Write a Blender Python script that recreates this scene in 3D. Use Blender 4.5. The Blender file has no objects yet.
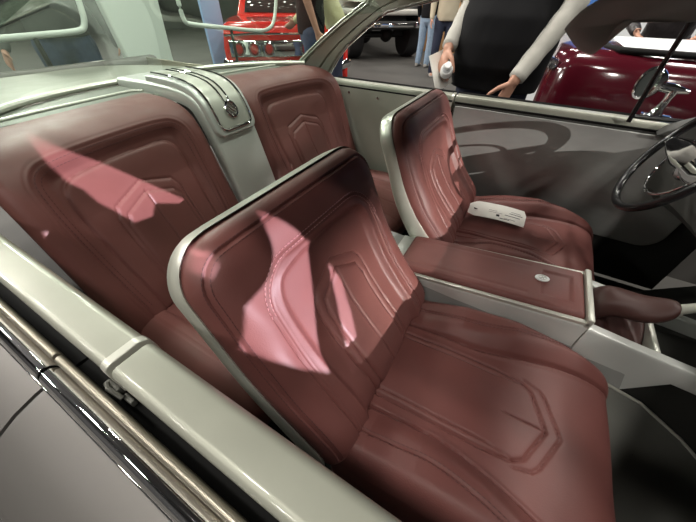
import bpy, bmesh, math, random
import numpy as np
from mathutils import Vector, Matrix
random.seed(7); np.random.seed(7)
C = bpy.context.scene.collection
PI = math.pi
def R(a): return math.radians(a)

# ------------------------------------------------------------------ materials
def mat(name, col, rough=.5, metal=0., spec=.5, noise=None, bump=None, coat=0., emit=None, estr=0., rvar=None, trans=0., ior=1.45, sheen=0.):
    m = bpy.data.materials.new(name); m.use_nodes = True
    nt = m.node_tree; b = nt.nodes['Principled BSDF']
    col = tuple(col) + (1,)
    b.inputs['Base Color'].default_value = col
    b.inputs['Roughness'].default_value = rough
    b.inputs['Metallic'].default_value = metal
    b.inputs['Specular IOR Level'].default_value = spec
    b.inputs['Coat Weight'].default_value = coat
    b.inputs['Coat Roughness'].default_value = .06
    b.inputs['IOR'].default_value = ior
    b.inputs['Transmission Weight'].default_value = trans
    b.inputs['Sheen Weight'].default_value = sheen
    if emit:
        b.inputs['Emission Color'].default_value = tuple(emit)+(1,); b.inputs['Emission Strength'].default_value = estr
    tc = nt.nodes.new('ShaderNodeTexCoord')
    def nz(scale, detail=4, stretch=None):
        n = nt.nodes.new('ShaderNodeTexNoise'); n.inputs['Scale'].default_value = scale; n.inputs['Detail'].default_value = detail
        if stretch:
            mp = nt.nodes.new('ShaderNodeMapping'); mp.inputs['Scale'].default_value = stretch
            nt.links.new(tc.outputs['Object'], mp.inputs['Vector']); nt.links.new(mp.outputs['Vector'], n.inputs['Vector'])
        else: nt.links.new(tc.outputs['Object'], n.inputs['Vector'])
        return n
    if noise:   # (scale, amount, stretch)
        n = nz(noise[0], 5, noise[2] if len(noise) > 2 else None)
        r = nt.nodes.new('ShaderNodeMapRange'); r.inputs['To Min'].default_value = 1-noise[1]; r.inputs['To Max'].default_value = 1+noise[1]
        r.inputs['From Min'].default_value = .25; r.inputs['From Max'].default_value = .75
        mx = nt.nodes.new('ShaderNodeVectorMath'); mx.operation = 'SCALE'; mx.inputs[0].default_value = col[:3]
        nt.links.new(n.outputs['Fac'], r.inputs['Value']); nt.links.new(r.outputs['Result'], mx.inputs['Scale'])
        nt.links.new(mx.outputs['Vector'], b.inputs['Base Color'])
    if rvar:    # (scale, min, max, stretch)
        n = nz(rvar[0], 4, rvar[3] if len(rvar) > 3 else None)
        r = nt.nodes.new('ShaderNodeMapRange'); r.inputs['To Min'].default_value = rvar[1]; r.inputs['To Max'].default_value = rvar[2]
        r.inputs['From Min'].default_value = .3; r.inputs['From Max'].default_value = .7
        nt.links.new(n.outputs['Fac'], r.inputs['Value']); nt.links.new(r.outputs['Result'], b.inputs['Roughness'])
    if bump:    # (scale, strength, distance)
        n = nz(bump[0], 6); bp = nt.nodes.new('ShaderNodeBump')
        bp.inputs['Strength'].default_value = bump[1]; bp.inputs['Distance'].default_value = bump[2]
        nt.links.new(n.outputs['Fac'], bp.inputs['Height']); nt.links.new(bp.outputs['Normal'], b.inputs['Normal'])
    return m
M = {}
M['leather'] = mat('maroon leather', (.147, .053, .047), .46, spec=.42, noise=(9, .10), bump=(420, .22, .0012), rvar=(14, .40, .54))
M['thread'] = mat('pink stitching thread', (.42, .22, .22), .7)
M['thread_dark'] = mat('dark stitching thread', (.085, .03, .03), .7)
M['silver'] = mat('satin silver paint', (.56, .56, .50), .38, metal=.5, noise=(30, .03), rvar=(18, .30, .42))
M['cap'] = mat('pale champagne silver paint', (.345, .35, .295), .45, metal=.3, noise=(25, .025), rvar=(15, .36, .46), coat=.35)
M['doorpanel'] = mat('gunmetal satin door panel', (.30, .30, .29), .45, metal=.3, noise=(12, .06, (1, 1, 3)), rvar=(9, .34, .48))
M['quarterpanel'] = mat('warm grey satin panel', (.40, .39, .345), .48, metal=.35, noise=(12, .04))
M['lever_leather'] = mat('dark brown leather', (.045, .016, .0135), .5, bump=(300, .2, .001))
M['brushed'] = mat('brushed aluminium', (.60, .61, .585), .36, metal=.45, noise=(9, .04), rvar=(6, .30, .40))
M['chrome'] = mat('polished chrome', (.86, .86, .87), .045, metal=1.)
M['bronze'] = mat('stainless belt moulding', (.36, .33, .27), .36, metal=.8)
M['skin_paint'] = mat('grey satin body paint', (.15, .142, .135), .5, metal=.6, noise=(4, .06))
M['shelfgrey'] = mat('grey green shelf paint', (.13, .14, .115), .5, metal=.2)
M['footmetal'] = mat('dull dark metal plate', (.15, .15, .135), .45, metal=.5, noise=(8, .08))
M['black'] = mat('black rubber', (.008, .008, .008), .7, spec=.12)
M['blackgloss'] = mat('glossy black enamel', (.008, .008, .009), .22, coat=.1)
M['carpet'] = mat('charcoal carpet', (.022, .022, .02), .95, spec=.1, bump=(900, .6, .002))
M['dark'] = mat('dark grey vinyl', (.045, .045, .042), .5, bump=(300, .1, .001))
M['visor'] = mat('charcoal visor cloth', (.34, .34, .325), .75, spec=.25, bump=(500, .15, .001))
M['headliner'] = mat('grey headliner', (.20, .19, .175), .8)
M['floor'] = mat('dark show carpet', (.055, .052, .048), .7, noise=(1.1, .25), bump=(60, .1, .004))
M['hall'] = mat('dark hall wall', (.035, .035, .037), .8, noise=(.7, .3))
M['reflection_pale'] = mat('pale reflection', (.72, .80, .73), .5)  # colour of the solid stand-in for rear glass reflections
M['whiteboard'] = mat('white display board', (.72, .74, .76), .5)
M['bluepanel'] = mat('blue display panel', (.06, .17, .50), .5)
M['lightblue'] = mat('light blue poster', (.30, .45, .72), .5)
M['red'] = mat('red gloss paint', (.60, .018, .012), .16, coat=.8)
M['maroonpaint'] = mat('deep maroon gloss paint', (.055, .004, .009), .14, coat=.55, spec=.4)
M['tyre'] = mat('tyre rubber', (.014, .014, .015), .75, bump=(60, .2, .004))
M['truckpaint'] = mat('pale truck paint', (.50, .49, .45), .3, coat=.4)
M['window'] = mat('tinted window glass', (.02, .022, .022), .06)
M['tan'] = mat('tan cardboard', (.36, .20, .09), .7)
M['underbody'] = mat('black chassis', (.015, .015, .015), .5)
M['lens'] = mat('red tail lamp lens', (.35, .02, .02), .15)
M['human'] = mat('skin', (.50, .27, .19), .5, noise=(25, .06))
M['blackshirt'] = mat('black jersey cloth', (.008, .008, .009), .85, spec=.15)
M['greysleeve'] = mat('light grey jersey cloth', (.42, .41, .375), .85, spec=.2, noise=(30, .06))
M['greyshirt'] = mat('grey shirt cloth', (.085, .09, .09), .85, spec=.2, noise=(14, .15))
M['jeans'] = mat('blue denim', (.045, .07, .13), .85, noise=(40, .15))
M['lightjeans'] = mat('washed light denim', (.24, .33, .44), .85, noise=(40, .15))
M['darkjeans'] = mat('dark indigo denim', (.02, .026, .05), .85)
M['beige'] = mat('beige jacket cloth', (.44, .39, .29), .85)
M['cream'] = mat('pale yellow shirt cloth', (.60, .57, .33), .85)
M['blackleather'] = mat('black jacket leather', (.03, .027, .028), .32, bump=(28, .6, .02))
M['hair'] = mat('brown hair', (.05, .03, .02), .7)
M['shoe'] = mat('shoe leather', (.30, .30, .28), .6)
M['paper'] = mat('white paper', (.74, .73, .68), .7)
M['ink'] = mat('black ink', (.02, .02, .02), .8)
M['cap_white'] = mat('white plastic', (.8, .8, .8), .4)
M['water'] = mat('clear bottle plastic', (.85, .88, .9), .08, trans=.85, ior=1.2)
def glass_mat():
    m = bpy.data.materials.new('green tinted glass'); m.use_nodes = True; nt = m.node_tree
    for n in list(nt.nodes): nt.nodes.remove(n)
    o = nt.nodes.new('ShaderNodeOutputMaterial'); mx = nt.nodes.new('ShaderNodeMixShader')
    t = nt.nodes.new('ShaderNodeBsdfTransparent'); t.inputs['Color'].default_value = (.70, .80, .74, 1)
    g = nt.nodes.new('ShaderNodeBsdfGlossy'); g.inputs['Roughness'].default_value = .02; g.inputs['Color'].default_value = (.9, .95, .9, 1)
    f = nt.nodes.new('ShaderNodeFresnel'); ge = nt.nodes.new('ShaderNodeNewGeometry'); mr = nt.nodes.new('ShaderNodeMapRange'); mr.inputs['To Min'].default_value = 1.6; mr.inputs['To Max'].default_value = 1/1.6
    nt.links.new(ge.outputs['Backfacing'], mr.inputs['Value']); nt.links.new(mr.outputs['Result'], f.inputs['IOR'])
    nt.links.new(f.outputs[0], mx.inputs[0]); nt.links.new(t.outputs[0], mx.inputs[1]); nt.links.new(g.outputs[0], mx.inputs[2])
    nt.links.new(mx.outputs[0], o.inputs['Surface'])
    return m
M['glass'] = glass_mat()

# ------------------------------------------------------------------ helpers
def empty(name, loc, label=None, cat=None, group=None, rz=0.):
    o = bpy.data.objects.new(name, None); C.objects.link(o); o.location = loc; o.rotation_euler = (0, 0, rz)
    o.empty_display_size = .05
    if label: tag(o, label, cat, group)
    return o
def tag(o, label, cat, group=None):
    o['label'] = label; o['category'] = cat
    if group: o['group'] = group
    return o
class MB:
    def __init__(s): s.v = []; s.f = []
    def add(s, vs, fs):
        n = len(s.v); s.v += [tuple(map(float, v)) for v in vs]; s.f += [tuple(i+n for i in f) for f in fs]; return s
    def box(s, x0, x1, y0, y1, z0, z1, bev=0.):
        if bev <= 0:
            vs = [(x, y, z) for x in (x0, x1) for y in (y0, y1) for z in (z0, z1)]
            return s.add(vs, [(0, 1, 3, 2), (4, 6, 7, 5), (0, 4, 5, 1), (2, 3, 7, 6), (0, 2, 6, 4), (1, 5, 7, 3)])
        bm = bmesh.new(); bmesh.ops.create_cube(bm, size=1)
        for v in bm.verts: v.co = Vector(((x0+x1)/2+v.co.x*(x1-x0), (y0+y1)/2+v.co.y*(y1-y0), (z0+z1)/2+v.co.z*(z1-z0)))
        bmesh.ops.bevel(bm, geom=list(bm.edges), offset=bev, segments=3, profile=.5, affect='EDGES')
        return s.bm(bm)
    def bm(s, bm):
        bm.verts.index_update(); s.add([v.co[:] for v in bm.verts], [[v.index for v in f.verts] for f in bm.faces]); bm.free(); return s
    def loft(s, secs, closed=True, caps=True):
        n = len(secs[0]); vs = [p for q in secs for p in q]; fs = []
        for i in range(len(secs)-1):
            for j in range(n if closed else n-1):
                k = (j+1) % n; fs.append((i*n+j, i*n+k, (i+1)*n+k, (i+1)*n+j))
        if caps and closed: fs += [tuple(range(n))[::-1], tuple((len(secs)-1)*n+j for j in range(n))]
        return s.add(vs, fs)
    def tube(s, pts, r, n=12, flat=1., caps=True, up=(0, 0, 1)):
        P = [Vector(p) for p in pts]; rs = r if isinstance(r, (list, tuple)) else [r]*len(P); secs = []
        for i, p in enumerate(P):
            t = (P[min(i+1, len(P)-1)]-P[max(i-1, 0)]).normalized()
            u = Vector(up); u = u-t*u.dot(t)
            if u.length < 1e-3: u = Vector((1, 0, 0)); u = u-t*u.dot(t)
            u.normalize(); w = t.cross(u)
            secs.append([p+(u*math.cos(2*PI*k/n)*flat+w*math.sin(2*PI*k/n))*rs[i] for k in range(n)])
        return s.loft(secs, True, caps)
    def lathe(s, prof, cen, axis=(0, 0, 1), n=32):
        a = Vector(axis).normalized(); u = a.orthogonal().normalized(); w = a.cross(u); c = Vector(cen)
        secs = [[c+a*h+(u*math.cos(2*PI*k/n)+w*math.sin(2*PI*k/n))*max(r, 1e-5) for k in range(n)] for r, h in prof]
        return s.loft(secs, True, True)
    def torus(s, cen, u, w, Rr, r, n=64, m=12, a0=0., a1=2*PI):
        u = Vector(u); w = Vector(w); c = Vector(cen); full = abs(a1-a0-2*PI) < 1e-6
        pts = []; secs = []; nn = n if full else n+1; nrm = u.cross(w)
        for i in range(nn):
            t = a0+(a1-a0)*i/n; d = u*math.cos(t)+w*math.sin(t)
            secs.append([c+d*(Rr+r*math.cos(2*PI*k/m))+nrm*r*math.sin(2*PI*k/m) for k in range(m)])
        if full: secs.append(secs[0])
        return s.loft(secs, True, not full)
    def grid(s, fn, nu, nv):
        vs = [fn(i/nu, j/nv) for j in range(nv+1) for i in range(nu+1)]
        return s.add(vs, [(j*(nu+1)+i, j*(nu+1)+i+1, (j+1)*(nu+1)+i+1, (j+1)*(nu+1)+i) for j in range(nv) for i in range(nu)])
    def ellipsoid(s, c, r, n=16, m=10):
        return s.lathe_e(c, r, n, m)
    def lathe_e(s, c, r, n, m):
        secs = [[(c[0]+r[0]*math.sin(PI*(j+.02)/(m+.04))*math.cos(2*PI*k/n), c[1]+r[1]*math.sin(PI*(j+.02)/(m+.04))*math.sin(2*PI*k/n), c[2]-r[2]*math.cos(PI*j/m)) for k in range(n)] for j in range(m+1)]
        return s.loft(secs)
    def build(s, name, m, parent=None, smooth=True, angle=40, bevel=0., thick=0., loc=None):
        me = bpy.data.meshes.new(name); me.from_pydata(s.v, [], s.f); me.update()
        bm = bmesh.new(); bm.from_mesh(me); bmesh.ops.remove_doubles(bm, verts=bm.verts, dist=1e-6)
        bmesh.ops.recalc_face_normals(bm, faces=bm.faces); bm.to_mesh(me); bm.free()
        o = bpy.data.objects.new(name, me); C.objects.link(o); me.materials.append(m)
        if smooth:
            me.polygons.foreach_set('use_smooth', [True]*len(me.polygons)); me.set_sharp_from_angle(angle=R(angle))
        if parent:
            o.parent = parent
            if parent.parent is None: o.matrix_parent_inverse = (Matrix.Translation(parent.location) @ parent.rotation_euler.to_matrix().to_4x4()).inverted()
        if thick: md = o.modifiers.new('thick', 'SOLIDIFY'); md.thickness = thick; md.offset = 0
        if bevel: md = o.modifiers.new('bev', 'BEVEL'); md.width = bevel; md.segments = 3; md.limit_method = 'ANGLE'; md.angle_limit = R(35)
        if not parent and loc is not None:      # put the origin at the base
            me.transform(Matrix.Translation(-Vector(loc))); o.location = loc
        return o
def sweepx(sec, xs):        # section of (y,z) points run along x
    return [[(x, y, z) for y, z in sec] for x in xs]
def kind(o, k='structure'): o['kind'] = k; return o
def chaikin(p, n=2, closed=False):
    p = [tuple(map(float, q)) for q in p]
    for _ in range(n):
        q = [] if closed else [p[0]]
        for i in range(len(p) if closed else len(p)-1):
            a, b = p[i], p[(i+1) % len(p)]
            q.append(tuple(.75*a[k]+.25*b[k] for k in range(len(a)))); q.append(tuple(.25*a[k]+.75*b[k] for k in range(len(a))))
        if not closed: q.append(p[-1])
        p = q
    return p
def text_mb(body, size, origin, ux, uy, depth=.0004):
    cu = bpy.data.curves.new('t', 'FONT'); cu.body = body; cu.size = size; cu.extrude = depth
    o = bpy.data.objects.new('t', cu); C.objects.link(o); dg = bpy.context.evaluated_depsgraph_get()
    me = bpy.data.meshes.new_from_object(o.evaluated_get(dg)); bpy.data.objects.remove(o)
    ux = Vector(ux); uy = Vector(uy); uz = ux.cross(uy); o0 = Vector(origin); mb = MB()
    mb.add([o0+ux*v.co.x+uy*v.co.y+uz*v.co.z for v in me.vertices], [list(p.vertices) for p in me.polygons]); return mb

# ------------------------------------------------------------------ upholstery
class Pad:
    """padded panel: profile (x,z) along v, width along y, edge rolled, relief carved"""
    def __init__(s, prof, hw, rt, rb, T, Re, yc=0., bow=None, skirt=.03):
        s.pr = np.array(chaikin(prof, 3)); s.seg = np.r_[0, np.cumsum(np.hypot(*np.diff(s.pr, axis=0).T))]; s.L = s.seg[-1]
        s.hw = hw; s.rt = rt; s.rb = rb; s.T = T; s.Re = Re; s.yc = yc; s.bow = bow; s.skirt = skirt
    def base(s, v):
        v = np.clip(v, 0, s.L)
        x = np.interp(v, s.seg, s.pr[:, 0]); z = np.interp(v, s.seg, s.pr[:, 1]); e = .012
        va, vb = np.clip(v-e, 0, s.L), np.clip(v+e, 0, s.L)
        tx = np.interp(vb, s.seg, s.pr[:, 0])-np.interp(va, s.seg, s.pr[:, 0]); tz = np.interp(vb, s.seg, s.pr[:, 1])-np.interp(va, s.seg, s.pr[:, 1])
        l = np.hypot(tx, tz); return x, z, s.sgn*tz/l, -s.sgn*tx/l
    sgn = 1.
    def sdf(s, u, v):       # distance inside the rounded outline
        hv = s.L/2; r = np.where(v > hv, s.rt, s.rb)
        qx = np.abs(u)-s.hw+r; qy = np.abs(v-hv)-hv+r
        return -(np.minimum(np.maximum(qx, qy), 0)+np.hypot(np.maximum(qx, 0), np.maximum(qy, 0))-r)
    def pos(s, u, v, h):
        x, z, nx, nz = s.base(v)
        if s.bow is not None: x = x+s.bow(u+s.yc)
        return np.stack([x+nx*h, s.yc+u+0*x, z+nz*h], -1)
    def height(s, u, v):
        d = np.clip(s.sdf(u, v), 0, None); t = np.clip(d/s.Re, 0, 1)
        h = -s.T*(1-np.sqrt(np.clip(1-(1-t)**2, 0, 1)))
        fade = np.clip(d/.012, 0, 1)
        return h+s.relief(u, v)*fade
    relief = staticmethod(lambda u, v: 0*u)
    def mesh(s, nu, nv):
        a = np.linspace(-1, 1, nu+1); a = np.sin(a*PI/2)*.45+a*.55
        b = np.linspace(0, 1, nv+1); b = (.5-.5*np.cos(b*PI))*.35+b*.65
        V = b*s.L; hw = np.full_like(V, s.hw)
        top = V > s.L-s.rt; bot = V < s.rb
        hw[top] = s.hw-s.rt+np.sqrt(np.clip(s.rt**2-(V[top]-(s.L-s.rt))**2, 0, None))
        hw[bot] = s.hw-s.rb+np.sqrt(np.clip(s.rb**2-(s.rb-V[bot])**2, 0, None))
        U = a[None, :]*hw[:, None]; VV = np.repeat(V[:, None], nu+1, 1)
        P = s.pos(U.ravel(), VV.ravel(), s.height(U.ravel(), VV.ravel()))
        mb = MB(); w = nu+1
        fs = [(j*w+i, j*w+i+1, (j+1)*w+i+1, (j+1)*w+i) for j in range(nv) for i in range(nu)]
        mb.add(P, fs)
        # skirt
        loop = [(0, i) for i in range(nu)]+[(j, nu) for j in range(nv)]+[(nv, i) for i in range(nu, 0, -1)]+[(j, 0) for j in range(nv, 0, -1)]
        u = np.array([U[j, i] for j, i in loop]); v = np.array([V[j] for j, i in loop])
        A = s.pos(u, v, np.full(len(u), -s.T)); B = s.pos(u*.995, v, np.full(len(u), -s.T-s.skirt)); n = len(u)
        mb.add(np.r_[A, B], [(k, (k+1) % n, n+(k+1) % n, n+k) for k in range(n)])
        return mb
    def stitches(s, lines, step=.0085, ln=.0058, r=.0008, lift=.0006):
        mb = MB()
        for ln_pts in lines:
            p = np.array(ln_pts); sg = np.r_[0, np.cumsum(np.hypot(*np.diff(p, axis=0).T))]
            t = np.arange(step, sg[-1], step)
            for q in t:
                uv = [[np.interp(x, sg, p[:, 0]), np.interp(x, sg, p[:, 1])] for x in (q-ln/2, q, q+ln/2)]
                uv = np.array(uv); h = s.height(uv[:, 0], uv[:, 1])+lift
                mb.tube(s.pos(uv[:, 0], uv[:, 1], h), [r*.6, r, r*.6], 6)
        return mb
def dist_line(u, v, pts):
    d = np.full(u.shape, 9.)
    P = np.array(pts)
    for a, b in zip(P[:-1], P[1:]):
        ab = b-a; L2 = ab@ab+1e-12
        t = np.clip(((u-a[0])*ab[0]+(v-a[1])*ab[1])/L2, 0, 1)
        d = np.minimum(d, np.hypot(u-a[0]-t*ab[0], v-a[1]-t*ab[1]))
    return d
def inside(u, v, poly):
    c = np.zeros(u.shape, bool); P = np.array(poly); n = len(P)
    for i in range(n):
        a, b = P[i], P[(i+1) % n]
        if a[1] == b[1]: continue
        c ^= ((a[1] > v) != (b[1] > v)) & (u < (b[0]-a[0])*(v-a[1])/(b[1]-a[1])+a[0])
    return c
def groove(d, w, dep): return -dep*np.exp(-(d/w)**2)
def sstep(x, w): x = np.clip(x/w*.5+.5, 0, 1); return x*x*(3-2*x)
def sd_poly(u, v, poly):
    d = dist_line(u, v, list(poly)+[poly[0]]); return np.where(inside(u, v, poly), d, -d)
def mirror_path(p): return [(-a, b) for a, b in p[::-1]]
def arch(hw, v0, vt, r, n=8):       # open arch from (-hw,v0) over the top to (hw,v0)
    p = [(-hw, v0), (-hw, vt-r)]+[(-hw+r-r*math.cos(t), vt-r+r*math.sin(t)) for t in np.linspace(0, PI/2, n)[1:]]
    return p+mirror_path(p)
def offs(p, d):
    P = np.array(p); T = np.gradient(P, axis=0); T /= np.hypot(T[:, 0], T[:, 1])[:, None]+1e-9
    return (P+np.stack([-T[:, 1], T[:, 0]], 1)*d).tolist()

# ---- front seat back
BACK = [(.222, .445), (.225, .50), (.208, .54), (.165, .585), (.115, .64), (.07, .71), (.038, .785), (.008, .86), (-.022, .923)]
bk = Pad(BACK, .266, .075, .045, .040, .062, 0., skirt=.02)
c1 = arch(.249, .05, bk.L-.024, .055); c2 = arch(.19, .03, bk.L-.085, .085); c3 = arch(.158, .0, bk.L-.115, .07)
c3s = [(-.150, -.02), (-.152, .2), (-.158, .36), (-.15, .41), (-.125, .435), (0, .442), (.125, .435), (.15, .41), (.158, .36), (.152, .2), (.150, -.02)]
c3s = chaikin(c3s, 2)
a_out = [(-.088, 0), (-.094, .18), (-.096, .29), (-.09, .322), (-.075, .342), (0, .375), (.075, .342), (.09, .322), (.096, .29), (.094, .18), (.088, 0)]
a_in = [(-.068, 0), (-.072, .18), (-.075, .285), (-.066, .318), (0, .350), (.066, .318), (.075, .285), (.072, .18), (.068, 0)]
a_mid = [(0, .350), (0, 0)]
def relief_back(u, v):
    d1 = dist_line(u, v, c1); d2 = sd_poly(u, v, c2); s3 = sd_poly(u, v, c3s)
    h = groove(d1, .0024, .0040)
    h = h+groove(np.abs(d2), .0024, .0036)+groove(np.abs(d2-.010), .002, .0018)
    h = h-.011*sstep(s3-.004, .012)+.004*np.exp(-((s3+.006)/.008)**2)
    ao = sd_poly(u, v, a_out); ai = sd_poly(u, v, a_in)
    h = h+groove(np.abs(ao), .0021, .0034)+.0028*sstep(ao-.005, .007)+groove(np.abs(ai), .0021, .0034)+.003*sstep(ai-.004, .007)
    h = h+groove(dist_line(u, v, a_mid), .0022, .0034)
    # lumbar / shoulder fullness
    h = h+.010*np.exp(-((v-.30)/.12)**2)*np.exp(-((np.abs(u)-.21)/.04)**2)
    h = h+.0012*np.sin(u*70+v*40)*np.exp(-((np.abs(u)-.2)/.05)**2)
    return h
bk.relief = relief_back
# ---- front cushion
CUSH = [(.165, .487), (.23, .498), (.34, .506), (.46, .512), (.57, .511), (.645, .502), (.692, .472), (.710, .42), (.710, .34), (.695, .285)]
cu = Pad(CUSH, .262, .05, .03, .10, .055, 0., skirt=.03); cu.sgn = -1.
cu.sgn = -1.
def vx(x): return float(np.interp(x, cu.pr[:90, 0], cu.seg[:90]))
k = max(i for i in range(len(cu.pr)-1) if cu.pr[i+1, 0] > cu.pr[i, 0])
def vx(x): return float(np.interp(x, cu.pr[:k+1, 0], cu.seg[:k+1]))
g1 = [(.128, 0), (.126, vx(.31)), (.122, vx(.38)), (.145, vx(.48)), (.176, vx(.58)), (.182, vx(.655)), (.19, vx(.69)), (.195, cu.L)]
g1 = chaikin(g1, 2)
tong = [(-.096, 0), (-.096, vx(.44)), (-.090, vx(.495)), (-.075, vx(.518)), (0, vx(.553)), (.075, vx(.518)), (.090, vx(.495)), (.096, vx(.44)), (.096, 0)]
tin = [(.079, 0), (.080, vx(.44)), (.084, vx(.49)), (.088, vx(.50))]
chev = [(-.098, vx(.50)), (-.088, vx(.535)), (-.075, vx(.546)), (0, vx(.580)), (.075, vx(.546)), (.088, vx(.535)), (.098, vx(.50))]
def relief_cush(u, v):
    au = np.abs(u); gl = np.array(g1); gu = np.interp(v, gl[:, 1], gl[:, 0]); b = au-gu
    x = np.interp(v, cu.seg[:k+1], cu.pr[:k+1, 0])
    lift = np.interp(x, [.16, .24, .34, .46, .56, .64, .69], [0, .004, .032, .044, .032, .014, .004])*np.where(v > cu.seg[k], np.clip(1-(v-cu.seg[k])/.06, 0, 1), 1)
    h = (lift+.006)*sstep(b-.012, .03)+groove(np.abs(b), .0034, .009)
    h = h+groove(np.abs(au-(gu+.055)), .0022, .0028)
    t = sd_poly(u, v, tong)
    h = h+groove(np.abs(t), .0024, .0042)+.003*sstep(t-.004, .007)+groove(np.minimum(dist_line(u, v, tin), dist_line(-u, v, tin)), .0021, .0034)
    h = h+groove(dist_line(u, v, chev), .0024, .0042)+groove(dist_line(u, v, [(0, vx(.47)), (0, vx(.553))]), .002, .003)
    h = h+.0015*np.sin(v*33+u*21)*np.exp(-(u/.2)**2)
    return h
cu.relief = relief_cush

def shell_mb(p):            # satin silver pan behind the back cushion
    mb = MB(); n = 60
    vs = []
    left = []
    V = np.r_[np.linspace(.02, p.L-p.rt, 22), p.L-p.rt+p.rt*np.sin(np.linspace(0, PI/2, 14))[1:]]
    W = np.where(V > p.L-p.rt, p.hw-p.rt+np.sqrt(np.clip(p.rt**2-(V-(p.L-p.rt))**2, 0, None)), p.hw)
    secs = []
    for v, w in zip(V, W):
        dep = .022+.040*max(0, 1-v/.38)         # deeper towards the hinge
        ring = []
        dv = .005*max(0, (v-(p.L-p.rt))/p.rt); do = .005*(1-.35*max(0, (v-(p.L-p.rt))/p.rt))
        hs = [(-.003, -.043), (do*.5, -.0385), (do+.001, -.043), (do+.001, -.056-dep*.8), (do-.006, -.060-dep), (-.03, -.066-dep)]
        for o, h in hs: ring.append((-(w+o), v, h, dv))
        for o, h in hs[::-1]: ring.append(((w+o), v, h, dv))
        secs.append(ring)
    out = []
    for ring in secs:
        u = np.array([a for a, b, c, d in ring]); v = np.array([b for a, b, c, d in ring]); h = np.array([c for a, b, c, d in ring])
        P = p.pos(u, v, h)
        x, z, nx, nz = p.base(v); dv = ring[0][3]
        P[:, 0] += -nz*dv*1.; P[:, 2] += nx*dv
        out.append(P.tolist())
    mb.loft(out, closed=False)
    # top lip
    a = out[-1]; m = len(a)//2
    mb.add(a, [tuple(range(len(a)))])
    return mb
sb_mesh = bk.mesh(260, 290); sc_mesh = cu.mesh(260, 270); sh_mesh = shell_mb(bk)
st_in = bk.stitches([[(a, b) for a, b in offs(c2, .0045) if b > .05], [(a, b) for a, b in offs(c2, -.0045) if b > .05]])
st_out = bk.stitches([offs(c1, .005), offs(c1, -.005)], step=.0075)
g1m = [(-a, b) for a, b in g1]
cl = [(a+.05, b) for a, b in g1 if b < vx(.6)]
st_c = [cu.stitches([cl, [(a+.009, b) for a, b in cl]]), cu.stitches([[(-a, b) for a, b in cl], [(-a-.009, b) for a, b in cl]])]
def front_seat(label, yc):
    t = empty('front_seat', (.35, yc, .205), label, 'car seat', 'front bucket seats')
    for mb, nm, m in ((sb_mesh, 'backrest', 'leather'), (sc_mesh, 'seat_cushion', 'leather'), (sh_mesh, 'backrest_shell', 'silver')):
        q = MB(); q.v = [(x, y+yc, z) for x, y, z in mb.v]; q.f = mb.f
        o = q.build(nm, M[m], t, angle=50)
        if nm == 'backrest':
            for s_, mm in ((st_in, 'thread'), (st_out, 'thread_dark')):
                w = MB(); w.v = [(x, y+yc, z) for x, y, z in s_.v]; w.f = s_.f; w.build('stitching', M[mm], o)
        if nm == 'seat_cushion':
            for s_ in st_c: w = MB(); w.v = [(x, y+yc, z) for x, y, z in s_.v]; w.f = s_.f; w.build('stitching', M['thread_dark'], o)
        if nm == 'backrest_shell': o['label'] = 'satin silver shell around the back'
    b = MB(); b.box(.16, .655, yc-.225, yc+.225, .205, .42, .02); b.build('seat_base', M['dark'], t)
    return t
front_seat('large maroon leather front seat nearest the camera, a bright patch of light on its back', -.365)
front_seat('maroon leather front seat on the steering wheel side, with a white card lying on it', .365)

# ---- rear seats
RB = [(-.455, .42), (-.475, .50), (-.50, .58), (-.535, .67), (-.565, .76), (-.59, .84), (-.625, .895), (-.69, .922), (-.78, .926), (-.862, .922)]
def bow(y): return -.03+.20*y*y
rb = Pad(RB, .274, .02, .03, .03, .03, 0., bow=bow, skirt=.02)
def vz(z): return float(np.interp(z, rb.pr[:, 1][:int(len(rb.pr)*.8)], rb.seg[:int(len(rb.pr)*.8)]))
VT = vz(.893)
r_out = chaikin([(-.195, .05), (-.212, .25), (-.218, VT-.06), (-.20, VT-.015), (-.16, VT+.002), (0, VT+.004), (.16, VT+.002), (.20, VT-.015), (.218, VT-.06), (.212, .25), (.195, .05)], 2)
r_in = chaikin([(-.155, .05), (-.17, .25), (-.175, VT-.10), (-.16, VT-.058), (-.12, VT-.042), (.12, VT-.042), (.16, VT-.058), (.175, VT-.10), (.17, .25), (.155, .05)], 2)
VA = VT-.125
ra_out = [(-.105, 0), (-.107, VA-.06), (-.092, VA-.03), (0, VA), (.092, VA-.03), (.107, VA-.06), (.105, 0)]
ra_in = [(-.093, 0), (-.093, VA-.085), (-.078, VA-.058), (0, VA-.03), (.078, VA-.058), (.093, VA-.085), (.093, 0)]
def relief_rear(u, v):
    so = sd_poly(u, v, r_out+[]); si = sd_poly(u, v, r_in); dep = .032*np.clip((v-.06)/.3, 0, 1)
    h = -dep*sstep(so-.014, .026)+groove(np.abs(so), .0035, .003)+groove(np.abs(so+.012), .003, .0018)
    h = h+.006*sstep(si-.004, .010)+groove(np.abs(si), .0035, .003)
    a = sd_poly(u, v, ra_out); b = sd_poly(u, v, ra_in)
    h = h+groove(np.abs(a), .0023, .0036)+.0035*sstep(a-.004, .007)+groove(np.abs(b), .0023, .0036)+.0035*sstep(b-.004, .007)
    h = h+groove(dist_line(u, v, [(0, VA-.03), (0, 0)]), .003, .003)
    return h
rb.relief = relief_rear
RC = [(-.52, .470), (-.40, .474), (-.28, .478), (-.15, .476), (-.06, .462), (-.025, .43), (-.02, .38), (-.03, .30)]
rc = Pad(RC, .274, .03, .03, .05, .05, 0., skirt=.03); rc.sgn = -1.
def relief_rc(u, v):
    au = np.abs(u)
    h = groove(np.abs(au-.16), .004, .005)+.012*sstep(au-.17, .03)+groove(np.abs(au-.20), .0025, .002)+groove(np.abs(au-.10), .003, .003)+groove(au, .0025, .002)
    return h+.0015*np.sin(v*30+u*24)
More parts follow.
